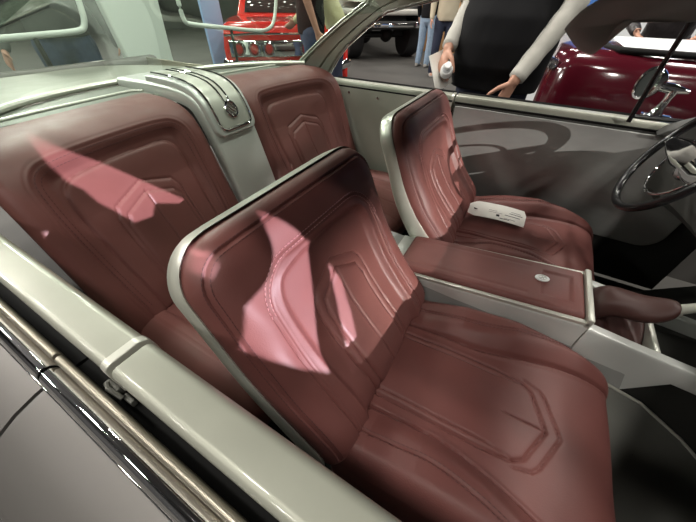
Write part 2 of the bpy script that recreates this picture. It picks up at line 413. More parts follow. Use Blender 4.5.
rc.relief = relief_rc
rc_mesh = rc.mesh(110, 110)
st_r = rb.stitches([[(a, b) for a, b in offs(r_out, d) if b > .08] for d in (.0, -.010, -.0175)], step=.009)
def rear_seat(label, yc):
    t = empty('rear_seat', (-.3, yc, .205), label, 'car seat', 'rear bucket seats')
    bkp = Pad(RB, .274, .02, .03, .03, .03, yc, bow=bow, skirt=.02); bkp.relief = relief_rear
    o = bkp.mesh(200, 250).build('backrest', M['leather'], t, angle=50)
    rs = bkp.stitches([[(a, b) for a, b in offs(r_out, d) if b > .08] for d in (-.004, -.0155)], step=.009)
    rs.build('stitching', M['thread_dark'], o)
    q = MB(); q.v = [(x, y+yc, z) for x, y, z in rc_mesh.v]; q.f = rc_mesh.f; q.build('seat_cushion', M['leather'], t, angle=50)
    b = MB(); b.box(-.5, -.07, yc-.23, yc+.23, .205, .42, .02); b.build('seat_base', M['dark'], t)
rear_seat('maroon leather rear seat behind the near front seat, with a pointed patch of light', -.382)
rear_seat('maroon leather rear seat on the far side, under the slanting roof pillar', .382)

# ------------------------------------------------------------------ the car
car = empty('hardtop_car', (0, 0, 0), 'satin grey hardtop car with silver sills and maroon cabin, seen through its near window', 'car')
def side(sg):
    near = sg < 0
    Y = lambda y: sg*y
    cap = [(.694, .80), (.696, .845), (.6975, .855), (.700, .8625), (.7035, .8665), (.707, .868), (.709, .8682), (.736, .8688), (.738, .8688), (.7415, .8678), (.7445, .8655), (.7460, .862), (.7465, .855), (.7465, .82), (.742, .81)]
    capm = M['cap']
    def run(mb, sec, xs): return mb.loft(sweepx([(Y(a), b) for a, b in sec], xs))
    # quarter panel and door, each with its own pieces
    q = run(MB(), cap, [-1.15, -.8, -.4, -.012]).build('quarter_panel', capm, car, bevel=.0015)
    lip = [(a+(.0012 if a > .7 else -.0015), b+(.0012 if b > .8 else 0)) for a, b in cap]
    run(MB(), lip, [-.0155, -.0035]).build('end_lip', M['silver'], q, bevel=.0012)
    d = run(MB(), cap, [.0035, .3, .7, 1.05]).build('door', capm, car, bevel=.0015)
    po = .016 if near else 0.
    # inner trim panels: rear quarter, then the door with a raised field
    inner = lambda zt, zb, y0, y1, th: [(y0, zt), (y1, zb), (y1+th, zb), (y0+th, zt)]
    tp = MB(); run(tp, [(a+po, b) for a, b in [(.690, .842), (.693, .842), (.700, .80), (.700, .40), (.688, .40), (.684, .70)]], [-1.1, -.006])
    tp.build('trim_panel', M['quarterpanel'], q)
    lg = MB(); run(lg, [(.6895+po, .848), (.697+po, .848), (.697+po, .842), (.692+po, .842)], [-1.1, -.006]); lg.build('panel_gap', M['black'], q)
    dp = MB(); run(dp, [(a+po, b) for a, b in [(.688, .838), (.697, .838), (.705, .60), (.705, .22), (.697, .22), (.690, .60)]], [.006, 1.05]); dp.build('trim_panel', M['dark'], d)
    lg = MB(); run(lg, [(.687+po, .846), (.697+po, .846), (.697+po, .838), (.690+po, .838)], [.006, 1.05]); lg.build('panel_gap', M['black'], d)
    # raised field with a rounded lower front corner
    pts = [(.012, .832), (.012, .42), (.60, .415), (.87, .415)]+[(.87+.075*math.sin(t), .49-.075*math.cos(t)) for t in np.linspace(.1, PI/2, 9)]+[(.952, .62), (.965, .832)]
    fm = MB(); yf = lambda z: .688+po-.002*math.sin((z-.42)/.42*PI)
    fm.loft([[(x, Y(yf(z)), z) for x, z in pts], [(x, Y(yf(z)-.007), z) for x, z in pts]])
    fm.build('door_card', M['doorpanel'], d, bevel=.003, angle=30)
    if not near:
        for x, z in ((-.52, .822), (-.36, .815)):
            s_ = MB(); s_.lathe([(0, 0), (.006, 0), (.006, .002), (.003, .004), (0, .004)], (x, .688, z), (0, -1, 0), 16); s_.build('screw', M['chrome'], q)
    # outer side: window slot, belt moulding, chrome, skin
    for own, x0, x1 in ((q, -2.3, -.112), (d, -.106, 1.3)):
        b = run(MB(), [(.745, .80), (.762, .80), (.762, .77), (.745, .77)], [max(x0, -1.15), x1]); b.build('window_slot', M['black'], own)
        sec = [(.7605, .78)]+[(.7655-.0050*math.cos(t), .829+.0055*math.sin(t)) for t in np.linspace(0, PI, 10)]+[(.7705, .78)]
        run(MB(), sec, [x0, x1]).build('belt_moulding', M['bronze'], own, bevel=.0008)
        sec = [(.7705, .79)]+[(.7825-.0120*math.cos(t), .812+.0150*math.sin(t)) for t in np.linspace(0, PI, 16)]+[(.7945, .79)]
        run(MB(), sec, [x0, x1]).build('chrome_moulding', M['chrome'], own, bevel=.0008)
        sec = [(.792, .792), (.792, .807)]+[(.7945+.0025*math.sin(t), .8055+.0025*math.cos(t)) for t in np.linspace(-.6, 2, 6)]+[(.797, .792)]
        run(MB(), sec, [x0, x1]).build('chrome_bead', M['chrome'], own)
        sk = [(.796, .803), (.806, .8015), (.83, .795), (.86, .780), (.885, .757), (.905, .715), (.915, .66), (.915, .55), (.90, .35), (.86, .22), (.84, .22), (.88, .40), (.88, .6), (.79, .78)]
        run(MB(), sk, [x0, x1]).build('outer_skin', M['skin_paint'], own)
    b = run(MB(), [(.797, .795), (.83, .787), (.86, .772), (.885, .745), (.90, .70), (.905, .5), (.88, .5), (.80, .76)], [-.13, -.09]); b.build('door_seal', M['black'], d)
    la = MB(); la.box(-.036, -.012, *sorted((Y(.7475), Y(.757))), .806, .822, .003); la.box(-.008, .010, *sorted((Y(.7475), Y(.754))), .803, .814, .002); la.tube([(-.030, Y(.753), .822), (-.020, Y(.756), .826), (-.002, Y(.754), .816)], .0028, 8); la.build('door_latch', M['footmetal'], d)
    # dark weatherstrip along the window edge
    ws = [(.744, .868), (.752, .874), (.756, .872), (.756, .84), (.744, .84)]
    if not near:
        run(MB(), ws, [.0035, .62]).build('weatherstrip', M['black'], d); run(MB(), ws, [-.62, -.006]).build('weatherstrip', M['black'], q)
    # vent window post and frame
    vp = MB(); vp.tube([(.615, Y(.69), .86), (.607, Y(.668), 1.0), (.60, Y(.62), 1.19)], [.0075]*3, 10, .8); vp.build('vent_window_post', M['blackgloss'], d)
    vf = MB(); vf.tube([(.615, Y(.715), .874), (.78, Y(.715), .877), (.98, Y(.71), .88)], .007, 8); vf.build('vent_window_sill', M['blackgloss'], d)
    pb = MB(); pb.loft([[(x0, Y(.715), .845), (x0, Y(.66), .835), (x0+.02, Y(.655), z1-.02), (x0+.03, Y(.685), z1), (x0+.02, Y(.715), z1-.01)] for x0, z1 in ((.70, .872), (.76, .905), (.85, .93), (1.0, .93))]); pb.build('pillar_base_trim', M['dark'], car, bevel=.006)
    ap = MB(); ap.loft([[(1.02, Y(.715), .86), (1.09, Y(.72), .86), (1.09, Y(.66), .86), (1.02, Y(.66), .86)], [(.90, Y(.69), 1.0), (.965, Y(.69), 1.0), (.965, Y(.64), 1.0), (.90, Y(.64), 1.0)], [(.66, Y(.60), 1.19), (.74, Y(.60), 1.19), (.74, Y(.55), 1.19), (.66, Y(.55), 1.19)]])
    ap.build('windscreen_pillar', M['dark'], car, bevel=.006)
    return q, d
quarter_n, door_n = side(-1); quarter_f, door_f = side(1)

# rear roof pillar: inner face with two raised edges
def pillar(sg):
    Y = lambda y: sg*y
    A = [(-.85, .702, .905), (-.75, .68, .968), (-.64, .653, 1.033), (-.53, .632, 1.095), (-.40, .607, 1.16), (-.33, .565, 1.25)]   # glass-side edge
    B = [(-.665, .715, .875), (-.58, .682, .965), (-.519, .66, 1.015), (-.418, .637, 1.08), (-.319, .616, 1.137), (-.12, .602, 1.175)]  # window-side edge
    secs = []
    for a, b in zip(A, B):
        a = Vector(a); b = Vector(b); n = Vector((0, 1, .25)).normalized()
        row = []
        for t, h in ((0, .03), (0, -.006), (.06, -.009), (.13, -.004), (.17, 0), (.62, -.004), (.68, .002), (.72, -.004), (.94, -.007), (1, -.003), (1, .03)):
            p = a.lerp(b, t)+n*h; row.append((p.x, Y(p.y), p.z))
        secs.append(row)
    o = MB().loft(secs).build('rear_pillar', M['cap'], car, angle=25)
    e = MB(); e.tube([(x+.006, Y(y+.002), z-.004) for x, y, z in B], .0035, 8); e.build('chrome_edge', M['chrome'], o)
    g = MB(); g.tube([(x-.002, Y(y-.004), z+.004) for x, y, z in A], .007, 8, .6); g.build('glass_edge', M['silver'], o)
    # rail over the side windows
    rl = MB(); P = [(-.10, .60, 1.182), (.1, .595, 1.192), (.4, .595, 1.198), (.66, .59, 1.198)]
    rl.loft([[(x, Y(y-.03), z), (x, Y(y+.01), z), (x, Y(y+.012), z+.03), (x, Y(y-.03), z+.04)] for x, y, z in P])
    rl.build('roof_rail', M['cap'], car, bevel=.006)
pillar(1); pillar(-1)
def roofz(x, y): return 1.30-.10*(y/.6)**2-.05*max(0, (-x-.1)/.3)**2-.02*max(0, (x-.3)/.36)**2
rf = MB(); rf.grid(lambda a, b: (-.28+.96*a, -.6+1.2*b, roofz(-.28+.96*a, -.6+1.2*b)+.018), 24, 24)
ro = rf.build('roof', M['skin_paint'], car, thick=.012)
hl = MB(); hl.grid(lambda a, b: (-.27+.93*a, -.58+1.16*b, roofz(-.27+.93*a, -.58+1.16*b)-.002), 24, 24); hl.build('headliner', M['headliner'], ro, thick=.004)
hd = MB(); hd.loft([[(x, y, roofz(.66, y)-.045), (x+.05, y, roofz(.66, y)-.045), (x+.03, y, roofz(.66, y)+.012), (x-.02, y, roofz(.66, y)+.01)] for x, y in [(.655, yy) for yy in np.linspace(-.58, .58, 13)]])
hd.build('windscreen_header', M['dark'], ro, bevel=.006)

# rear glass
def gb(y): return -1.09+.30*abs(y/.66)**3
def gpt(a, b):
    y = (-1+2*a); yb = y*.672; yt = y*.565
    xb, zb = gb(yb), .922; xt, zt = -.33+.02*y*y, 1.295-.16*y*y
    t = b; e = .055*math.sin(PI*t)
    return (xb+(xt-xb)*t-e*.3, yb+(yt-yb)*t, zb+(zt-zb)*t+e)
MB().grid(gpt, 40, 24).build('rear_window', M['glass'], car)
gm = MB(); gm.tube([Vector(gpt(a, 0))+Vector((0, 0, .004)) for a in np.linspace(0, 1, 60)], .014, 10, .75); gm.build('rear_window_moulding', M['silver'], car)

# parcel shelf: silver tray with framed insets
ts = MB(); ts.grid(lambda a, b: ((gb(y := -.665+1.33*a)+.0)+(-.70-gb(y))*b if False else (gb(-.665+1.33*a))*(1-b)+(-.83)*b, -.665+1.33*a, .912), 60, 12)
shelf = ts.build('parcel_shelf', M['cap'], car, thick=.006)
for sg in (-1, 1):
    p = [(-.90, sg*.63), (-.985, sg*.45), (-1.045, sg*.25), (-1.06, sg*.105)]
    t = MB(); t.loft([[(x-.004, y, .917), (x-.004, y, .9185), (-.84, y, .9185), (-.84, y, .917)] for x, y in p]); t.build('shelf_inset', M['shelfgrey'], shelf)
    rail = [(-.88+.01, sg*.63), (-.905, sg*.45), (-.925, sg*.25), (-.935, sg*.16), (-.93, sg*.125), (-.90, sg*.107)]
    t = MB(); t.tube([(x, y, .921) for x, y in chaikin(rail, 3)], .0055, 8, .8); t.build('shelf_bead', M['silver'], shelf)

# centre divider between the rear seats, with the raised emblem plate
DV = Pad([(-.49, .30), (-.50, .46), (-.53, .58), (-.565, .70), (-.595, .80), (-.622, .875), (-.655, .925), (-.72, .945), (-.85, .950), (-1.075, .944)], .096, .004, .004, .012, .012, 0., skirt=.03)
def vdz(z): return float(np.interp(z, DV.pr[:int(len(DV.pr)*.72), 1], DV.seg[:int(len(DV.pr)*.72)]))
dv = DV.mesh(40, 160).build('rear_divider', M['brushed'], car, angle=50)
PLv0, PLv1 = vdz(.800), DV.L-.19
def plate(hw, v0, v1, r, h0, h1, rnd=.008):
    mb = MB(); ring = [(-hw, v1)]+[(-hw+r-r*math.cos(t), v0+r-r*math.sin(t)) for t in np.linspace(0, PI/2, 8)]+[(hw-r+r*math.sin(t), v0+r-r*math.cos(t)) for t in np.linspace(0, PI/2, 8)]+[(hw, v1)]
    V = np.r_[np.linspace(v0, v0+r, 10), np.linspace(v0+r, v1, 50)[1:]]
    secs = []
    for v in V:
        w = hw if v > v0+r else hw-r+math.sqrt(max(0, r*r-(v0+r-v)**2))
        aa = [-1, -1, -.97, -.9]+list(np.linspace(-.8, .8, 9))+[.9, .97, 1, 1]
        hh = [h0, h1-rnd*.6, h1-rnd*.15, h1]+[h1]*9+[h1, h1-rnd*.15, h1-rnd*.6, h0]
        e = min(1, (v-v0)/rnd) if rnd else 1; e = 1-(1-e)**2
        P = DV.pos(np.array(aa)*w, np.full(17, v), np.array([h0+(q-h0)*e for q in hh])); secs.append(P.tolist())
    mb.loft(secs, closed=False); return mb
pl = plate(.090, PLv0, PLv1, .035, 0, .020).build('emblem_plate', M['brushed'], dv, angle=50)
plate(.066, PLv0+.024, PLv1-.01, .024, .018, .0235, .003).build('plate_inset', M['silver'], pl, angle=40)
fr = MB(); v0, v1, hw, r = PLv0+.020, PLv1-.01, .070, .026
path = [(-hw, v1), (-hw, v0+r)]+[(-hw+r-r*math.cos(t), v0+r-r*math.sin(t)) for t in np.linspace(0, PI/2, 7)[1:]]+[(hw-r+r*math.sin(t), v0+r-r*math.cos(t)) for t in np.linspace(0, PI/2, 7)]+[(hw, v1)]
P = []
for (a, b), (c, d) in zip(path[:-1], path[1:]):
    nn = 30 if abs(b-d) > .1 else 1
    P += [(a+(c-a)*i/nn, b+(d-b)*i/nn) for i in range(nn)]
P.append(path[-1]); P = np.array(P)
fr.tube(DV.pos(P[:, 0], P[:, 1], np.full(len(P), .0235)), .0035, 8); fr.build('plate_frame', M['chrome'], pl)
ve = PLv0+.075
for u in (-.011, .011):
    t = MB(); V = np.linspace(ve+.02, PLv1-.01, 30); t.tube(DV.pos(np.full(30, u), V, np.full(30, .0245)), .0032, 8); t.build('rib', M['chrome'], pl)
for b in (PLv1-.055, PLv1-.095):
    t = MB(); U = np.linspace(-.064, .064, 12); t.tube(DV.pos(U, np.full(12, b), np.full(12, .0235)), .002, 6); t.build('rib', M['silver'], pl)
em = MB(); th = np.linspace(0, 2*PI, 33); em.tube(DV.pos(.022*np.cos(th), ve+.022*np.sin(th), np.full(33, .028)), .0042, 8)
for s0 in (-1, 0, 1):
    tt = np.linspace(-1, 1, 8); ln = math.sqrt(1-(.5*s0)**2)*.019
    em.tube(DV.pos(-tt*ln*.7+s0*.008, ve+tt*ln*.7+s0*.008, np.full(8, .0275)), .0026, 8)
em.build('round_emblem', M['chrome'], pl)

# cabin floor, tunnel, foot plates
fl = MB(); fl.box(-1.0, 1.35, -.70, .70, .19, .203); fp = fl.build('floor_pan', M['carpet'], car)
tn = MB(); tn.loft([[(x, -.105, .52), (x+.02*e, -.125, .44), (x+.10*e, -.165, .32), (x+.20*e, -.20, .20), (x+.20*e, .20, .20), (x+.10*e, .165, .32), (x+.02*e, .125, .44), (x, .105, .52)] for x, e in ((-.02, 0), (.4, 0), (.715, 1))]); tn.build('transmission_tunnel', M['doorpanel'], car, angle=30)
tn = MB(); secs = []
for x in np.linspace(.66, 1.3, 20):
    W_ = np.interp(x, [.66, .75, .85, 1.0, 1.3], [.10, .115, .125, .14, .16]); H_ = np.interp(x, [.66, .74, .80, 1.0, 1.3], [.22, .285, .325, .33, .30])
    secs.append([(x, W_*math.copysign(abs(math.cos(p))**.6, -math.cos(p)), .203+H_*math.sin(p)**.55) for p in np.linspace(.001, PI-.001, 32)])
tn.loft(secs); tn.build('tunnel_carpet', M['carpet'], car)
pt = MB(); U = [(.64, -.125, .462), (.70, -.128, .452), (.787, -.124, .428), (.895, -.136, .375), (.965, -.150, .330)]
pt.loft([[(x, y, z), (x-.002, y-.012, z-.004), (x-.01, -.415, .216), (x-.01, -.62, .209), (x-.01, -.62, .2035), (x-.01, -.41, .2035), (x-.004, y+.004, z-.016)] for x, y, z in U])
p_ = pt.build('foot_plate', M['footmetal'], car, angle=30)
for sx, sy, sz in ((.807, -.213, .3565), (.852, -.287, .2875), (.897, -.361, .2185+.012)):
    t = MB(); t.tube([(sx-.012, sy-.006, sz+.0005), (sx+.012, sy+.006, sz-.004)], .007, 10, .5); t.build('slot', M['black'], p_)
t = MB(); t.tube([(x, y, z+.002) for x, y, z in U], .004, 8); t.build('plate_edge', M['silver'], p_)
bh = MB(); bh.loft([[(x, -.69, z), (x, .69, z), (x+.02, .69, z), (x+.02, -.69, z)] for x, z in ((1.02, .203), (1.22, .36), (1.30, .80))]); bh.build('firewall', M['carpet'], car)
# dashboard
ds = MB(); sec = [(1.0, .62), (.955, .66), (.945, .74), (.955, .80), (.985, .838), (1.04, .853), (1.30, .86), (1.30, .62)]
ds.loft([[(x-.09-.10*abs(y/.7)**4, y, z) for x, z in sec] for y in np.linspace(-.69, .69, 25)]); db = ds.build('dashboard', M['dark'], car, angle=35)
ds = MB(); ds.tube([(.955-.09-.10*abs(y/.7)**4, y, .80) for y in np.linspace(-.68, .68, 25)], .006, 8); ds.build('dash_trim', M['chrome'], db)
cb = MB(); cb.grid(lambda a, b: (.865+.08*a, .40+.19*math.cos(PI*b), .83+.065*math.sin(PI*b)*(1-.3*a)), 6, 20); cb.build('gauge_hood', M['dark'], db, thick=.012)

# sun visor swung to the side window
vo = [(.325, 1.118), (.332, 1.108), (.385, 1.066), (.425, 1.056), (.437, 1.066), (.452, 1.128), (.468, 1.145), (.60, 1.138), (.655, 1.150), (.665, 1.19), (.60, 1.205), (.44, 1.20), (.365, 1.178)]
vo = chaikin(vo, 2, True)
vo = [(x-.022, z-.006) for x, z in vo]; vs = MB(); cx, cz = .46, 1.13
def vy(x): return .565+.02*math.sin(x*9)
rings = []
for sc, th in ((.0, -.011), (.7, -.010), (.93, -.007), (1., 0), (.93, .007), (.7, .010), (.0, .011)):
    rings.append([(cx+(x-cx)*max(sc, .01), vy(x)+th, cz+(z-cz)*max(sc, .01)) for x, z in vo])
vs.loft(rings); vis = vs.build('sun_visor', M['visor'], car, angle=60)
vr = MB(); vr.tube([(.47, .565, 1.187), (.60, .57, 1.19), (.68, .58, 1.195)], .005, 8); vr.build('visor_rod', M['chrome'], vis)

# outside mirror on the far door
mr = MB(); c0 = Vector((.628, .80, .962)); ax = Vector((-.80, -.58, .08)).normalized(); up = Vector((.25, 0, 1)); up = (up-ax*up.dot(ax)).normalized(); sd = ax.cross(up)
def ov(a, b, h, n=40): return [c0+up*(a*math.cos(t))+sd*(b*math.sin(t))+ax*h for t in np.linspace(0, 2*PI, n, endpoint=False)]
mr.loft([ov(.005, .003, -.055), ov(.03, .022, -.048), ov(.045, .035, -.025), ov(.052, .041, 0), ov(.051, .040, .006), ov(.044, .033, .007), ov(.042, .031, .001)])
mi = mr.build('outside_mirror', M['chrome'], door_f)
mr = MB(); mr.loft([ov(.043, .032, .0015), ov(.043, .032, .003)]); mr.build('mirror_glass', M['window'], mi)
mr = MB(); mr.tube([(.70, .80, .868), (.703, .80, .895), (.706, .80, .925), (.707, .80, .95)], [.024, .013, .012, .018], 14); mr.tube([(.66, .80, .957), (.70, .80, .952), (.75, .80, .948)], [.014, .016, .006], 12); mr.box(.66, .75, .77, .83, .845, .872, .008); mr.build('mirror_stand', M['chrome'], mi)

# boot lid behind the rear glass
bt = MB(); bt.grid(lambda a, b: (-2.35+1.22*a, -.80+1.6*b, .872-.06*(1-a)**2-.06*(abs(2*b-1))**4), 16, 24); bt.build('boot_lid', M['cap'], car, thick=.01)  # pale colour stands in for the shelf's reflection in the glass
bt = MB(); bt.box(-2.38, -2.30, -.86, .86, .45, .84, .03); bt.build('rear_panel', M['skin_paint'], car)

# ------------------------------------------------------------------ centre console
con = empty('centre_console', (.36, 0, .203), 'long silver centre console with a padded maroon lid between the front seats', 'console')
def ctop(x): return .535+(x-.10)*.122
b = MB(); xs = [.06, .12, .35, .598]
b.loft([[(x, -.112, .40), (x, -.104, ctop(x)-.012), (x, -.100, ctop(x)-.004), (x, -.094, ctop(x)), (x, .094, ctop(x)), (x, .100, ctop(x)-.004), (x, .104, ctop(x)-.012), (x, .112, .40)] for x in xs])
cbody = b.build('console_body', M['brushed'], con, angle=35)
# padded lid
LP = Pad([(.095, ctop(.095)+.012), (.115, ctop(.115)+.020), (.2, ctop(.2)+.020), (.4, ctop(.4)+.018), (.588, ctop(.588)+.016)], .092, .012, .012, .020, .014, 0., skirt=.004); LP.sgn = -1.
lp_poly = [(-.052, LP.L-.100), (-.052, LP.L-.030), (.052, LP.L-.030), (.052, LP.L-.100)]
def relief_lid(u, v):
    s_ = sd_poly(u, v, lp_poly); return -.004*sstep(s_-.002, .006)+groove(np.abs(np.abs(u)-.06), .006, .0012)*(v > .02)*(v < LP.L-.13)
LP.relief = relief_lid
lid = LP.mesh(90, 160).build('console_lid', M['leather'], con, angle=50)
bd = MB(); bx = .487; bc = Vector((bx, .010, ctop(bx)+.0185)); q = lambda r, h: [bc+Vector((r*1.05*math.cos(t), r*.82*math.sin(t), h+.12*r*math.cos(t))) for t in np.linspace(0, 2*PI, 28, endpoint=False)]
bd.loft([q(.0165, 0), q(.0165, .0025), q(.0145, .0035), q(.012, .003)]); bo = bd.build('round_badge', M['cap_white'], lid)
for a in range(6):
    pass
bs = MB(); bs.torus(bc+Vector((0, 0, .0042)), (1, 0, .12), (0, 1, 0), .009, .0008, 24, 6); bs.tube([bc+Vector((-.006, -.004, .004)), bc+Vector((.006, .004, .0053))], .0009, 6); bs.tube([bc+Vector((-.002, .006, .0045)), bc+Vector((.003, -.006, .0047))], .0009, 6); bs.build('badge_mark', M['brushed'], bo)
# silver edge frame round the lid's foot and front
t = MB(); zl = lambda x: ctop(x)+.001
t.loft([[(x, y0, zl(x)-.006), (x, y0, zl(x)+.004), (x, y1, zl(x)+.004), (x, y1, zl(x)-.006)] for x, y0, y1 in ((.08, -.103, -.091), (.598, -.103, -.091))]); t.loft([[(x, y0, zl(x)-.006), (x, y0, zl(x)+.004), (x, y1, zl(x)+.004), (x, y1, zl(x)-.006)] for x, y0, y1 in ((.08, .091, .103), (.598, .091, .103))])
t.box(.588, .603, -.103, .103, ctop(.6)-.03, ctop(.6)+.017, .004); t.build('lid_frame', M['silver'], con, bevel=.0012)
# front tray with side rails
b = MB()
for sg in (-1, 1):
    b.loft([[(x, sg*.118, zb), (x, sg*.106, zt-.008), (x, sg*.100, zt), (x, sg*.078, zt), (x, sg*.076, zt-.004), (x, sg*.076, zb)] for x, zt, zb in ((.60, .585, .40), (.70, .574, .41), (.725, .572, .42), (.79, .566, .525), (.86, .560, .52), (1.0, .553, .51))])
b.build('front_rail', M['brushed'], con, bevel=.002)
t = MB(); t.box(.60, 1.0, -.078, .078, .44, .50); t.build('tray_floor', M['black'], con)
t = MB(); t.box(.742, .754, -.078, .078, .50, .570, .003); t.build('cross_bar', M['silver'], con)
# leather sleeve lying on the tray and the lever in it
gt = MB(); path = [(.606, .012, .545, .040, .050), (.625, .010, .585, .046, .047), (.648, .008, .606, .042, .034), (.675, .004, .611, .039, .030), (.70, .0, .615, .039, .030), (.722, -.004, .624, .036, .030), (.742, -.006, .640, .028, .025), (.752, -.007, .650, .016, .015)]
secs = []
for i, (x, y, z, a, c_) in enumerate(path):
    secs.append([(x-.35*c_*math.sin(t_)*.6, y+a*math.cos(t_)*(1+.05*math.sin(3*t_+i)), z+c_*math.sin(t_)*(1+.06*math.sin(4*t_+1.7*i))) for t_ in np.linspace(0, 2*PI, 28, endpoint=False)])
gt.loft(secs); go = gt.build('lever_sleeve', M['lever_leather'], con, angle=60); md = go.modifiers.new('s', 'SUBSURF'); md.levels = 1; md.render_levels = 2
gt = MB(); gt.grid(lambda a, b: (.606+.135*a, -.076+.12*b, .528+.030*b+.006*math.sin(a*17+b*5)), 20, 12); gt.build('sleeve_skirt', M['lever_leather'], go, thick=.006)
lv = MB(); lv.tube([(.745, -.007, .645), (.775, -.006, .672), (.83, -.004, .712)], [.012, .0105, .011], 14); lv.lathe([(.0, 0), (.015, .0), (.017, .008), (.015, .014), (0, .014)], (.742, -.007, .642), (.05, 0, .045), 18); lv.lathe([(0, 0), (.014, .002), (.02, .015), (.02, .03), (.012, .042), (0, .044)], (.825, -.004, .708), (.055, 0, .04), 20)
lv.build('gear_lever', M['silver'], con)

# ------------------------------------------------------------------ steering wheel
WC = Vector((.715, .405, .852)); tilt, yw, WR = .45, -.02, .172
wn = Vector((-math.cos(tilt)*math.cos(yw), math.cos(tilt)*math.sin(yw), math.sin(tilt))); wu = Vector((math.sin(yw), math.cos(yw), 0)).normalized(); ww = wn.cross(wu)
sw = empty('steering_wheel', WC, 'thin black steering wheel with a chrome spoke plate, cut off by the picture edge', 'steering wheel')
t = MB(); t.torus(WC, wu, ww, WR, .0115, 96, 14); t.build('rim', M['blackgloss'], sw)
t = MB(); t.torus(WC-wn*.022, wu, ww, WR*.62, .0035, 64, 8); t.build('horn_ring', M['chrome'], sw)
t = MB(); Hc = WC-wn*.035
t.lathe([(0, .012), (.03, .014), (.042, .008), (.046, -.004), (.04, -.02), (0, -.02)], Hc, wn, 36); t.build('hub', M['chrome'], sw)
for a0 in (PI*.5+.0, -PI*.5):
    d = wu*math.cos(a0-PI/2+PI/2*0) if False else None
sp = MB()
for sg in (-1, 1):
    o_ = [(0, .030), (.06, .036), (WR*.62, .030), (WR-.004, .012)]
    secs = []
    for r_, hw_ in o_:
        k_ = r_/WR; cpt = Hc+wu*(sg*r_)+wn*(.010+.026*k_**2)
        secs.append([cpt+ww*hw_+wn*.0, cpt+ww*hw_*.8+wn*.005, cpt-ww*hw_*.8+wn*.005, cpt-ww*hw_, cpt-ww*hw_*.6-wn*.004, cpt+ww*hw_*.6-wn*.004])
    sp.loft(secs)
sp.build('spoke_plate', M['chrome'], sw, bevel=.002)
t = MB(); t.tube([Hc-wn*.015, Hc-wn*.10, Hc-wn*.26], [.034, .028, .026], 18); t.build('column', M['blackgloss'], sw)
t = MB(); t.tube([Hc-wn*.07+wu*.02, Hc-wn*.06+wu*.12+ww*.02, Hc-wn*.055+wu*.15+ww*.025], [.004, .0035, .007], 8); t.build('stalk', M['chrome'], sw)

# card on the driver's cushion
kx = [(.225, .385), (.250, .425), (.43, .455), (.445, .35), (.405, .335)]
kd = empty('hang_tag', (.33, .40, .525), 'white printed card with a punched hole lying on the far front seat', 'card')
Kc = Vector((.325, .400, .532)); kux = Vector((.982, .01, .02)).normalized()
ang = math.atan2(.012, .20); kux = Vector((math.cos(ang), math.sin(ang), .012)); kuy = Vector((-math.sin(ang), math.cos(ang), 0))
def K(a, b): return Kc+kux*a+kuy*b+Vector((0, 0, .016-((a)/.1)**2*.006))
kuy = (kuy+Vector((0, 0, .38))).normalized(); ks = MB(); outl = lambda a: (-.030, .030)
secs = []
for a in np.linspace(-.105, .105, 22):
    lo, hi = -.036, .040
    if a < -.08: f = (a+.105)/.025; lo, hi = -.036+.012*(1-f), .040-.016*(1-f)
    if a > .098: lo, hi = -.036, .018
    secs.append([K(a, lo), K(a, hi), K(a, hi)+Vector((0, 0, .0012)), K(a, lo)+Vector((0, 0, .0012))])
ks.loft(secs); kk = ks.build('card_sheet', M['paper'], kd, angle=30)
def kmark(a0, a1, b0, b1):
    m_ = MB(); m_.loft([[K(a, b0)+Vector((0, 0, .0013)), K(a, b1)+Vector((0, 0, .0013)), K(a, b1)+Vector((0, 0, .0017)), K(a, b0)+Vector((0, 0, .0017))] for a in np.linspace(a0, a1, 6)]); return m_
hl_ = MB(); hc = K(-.079, .0)+Vector((0, 0, .0012)); hl_.lathe([(0, 0), (.007, 0), (.007, .0006), (0, .0006)], hc, (0, 0, 1), 20); hl_.build('punched_hole', M['ink'], kk)
pm = MB()
for a0, a1, b0, b1 in ((.045, .093, .006, .0085), (.030, .085, -.006, -.0035), (.0, .012, -.020, -.010), (.015, .05, -.027, -.0245), (.03, .07, -.022, -.0205), (.05, .085, .015, .0165), (-.03, .02, -.004, -.003), (-.03, .0, .004, .005)):
    q = kmark(a0, a1, b0, b1); pm.add(q.v, q.f)
pm.build('print', M['ink'], kk, smooth=False)

# ------------------------------------------------------------------ hall
def struct(name, mb, m, **k): return kind(mb.build(name, m, **k))
f = MB(); f.box(-16, 14, -9, 17, -.05, 0); struct('floor', f, M['floor'])
f = MB(); f.box(-16, 14, 17, 17.2, 0, 8); struct('wall_back', f, M['hall'])
f = MB(); f.box(-16.2, -16, -9, 17.2, 0, 8); struct('wall_left', f, M['hall'])
f = MB(); f.box(14, 14.2, -9, 17.2, 0, 8); struct('wall_right', f, M['hall'])
f = MB(); f.box(-16, 14, -9.2, -9, 0, 8); struct('wall_front', f, M['hall'])
f = MB(); f.box(-16, 14, -9, 17, 8, 8.2); struct('ceiling', f, M['hall'])
car.location = (0, 0, 0)

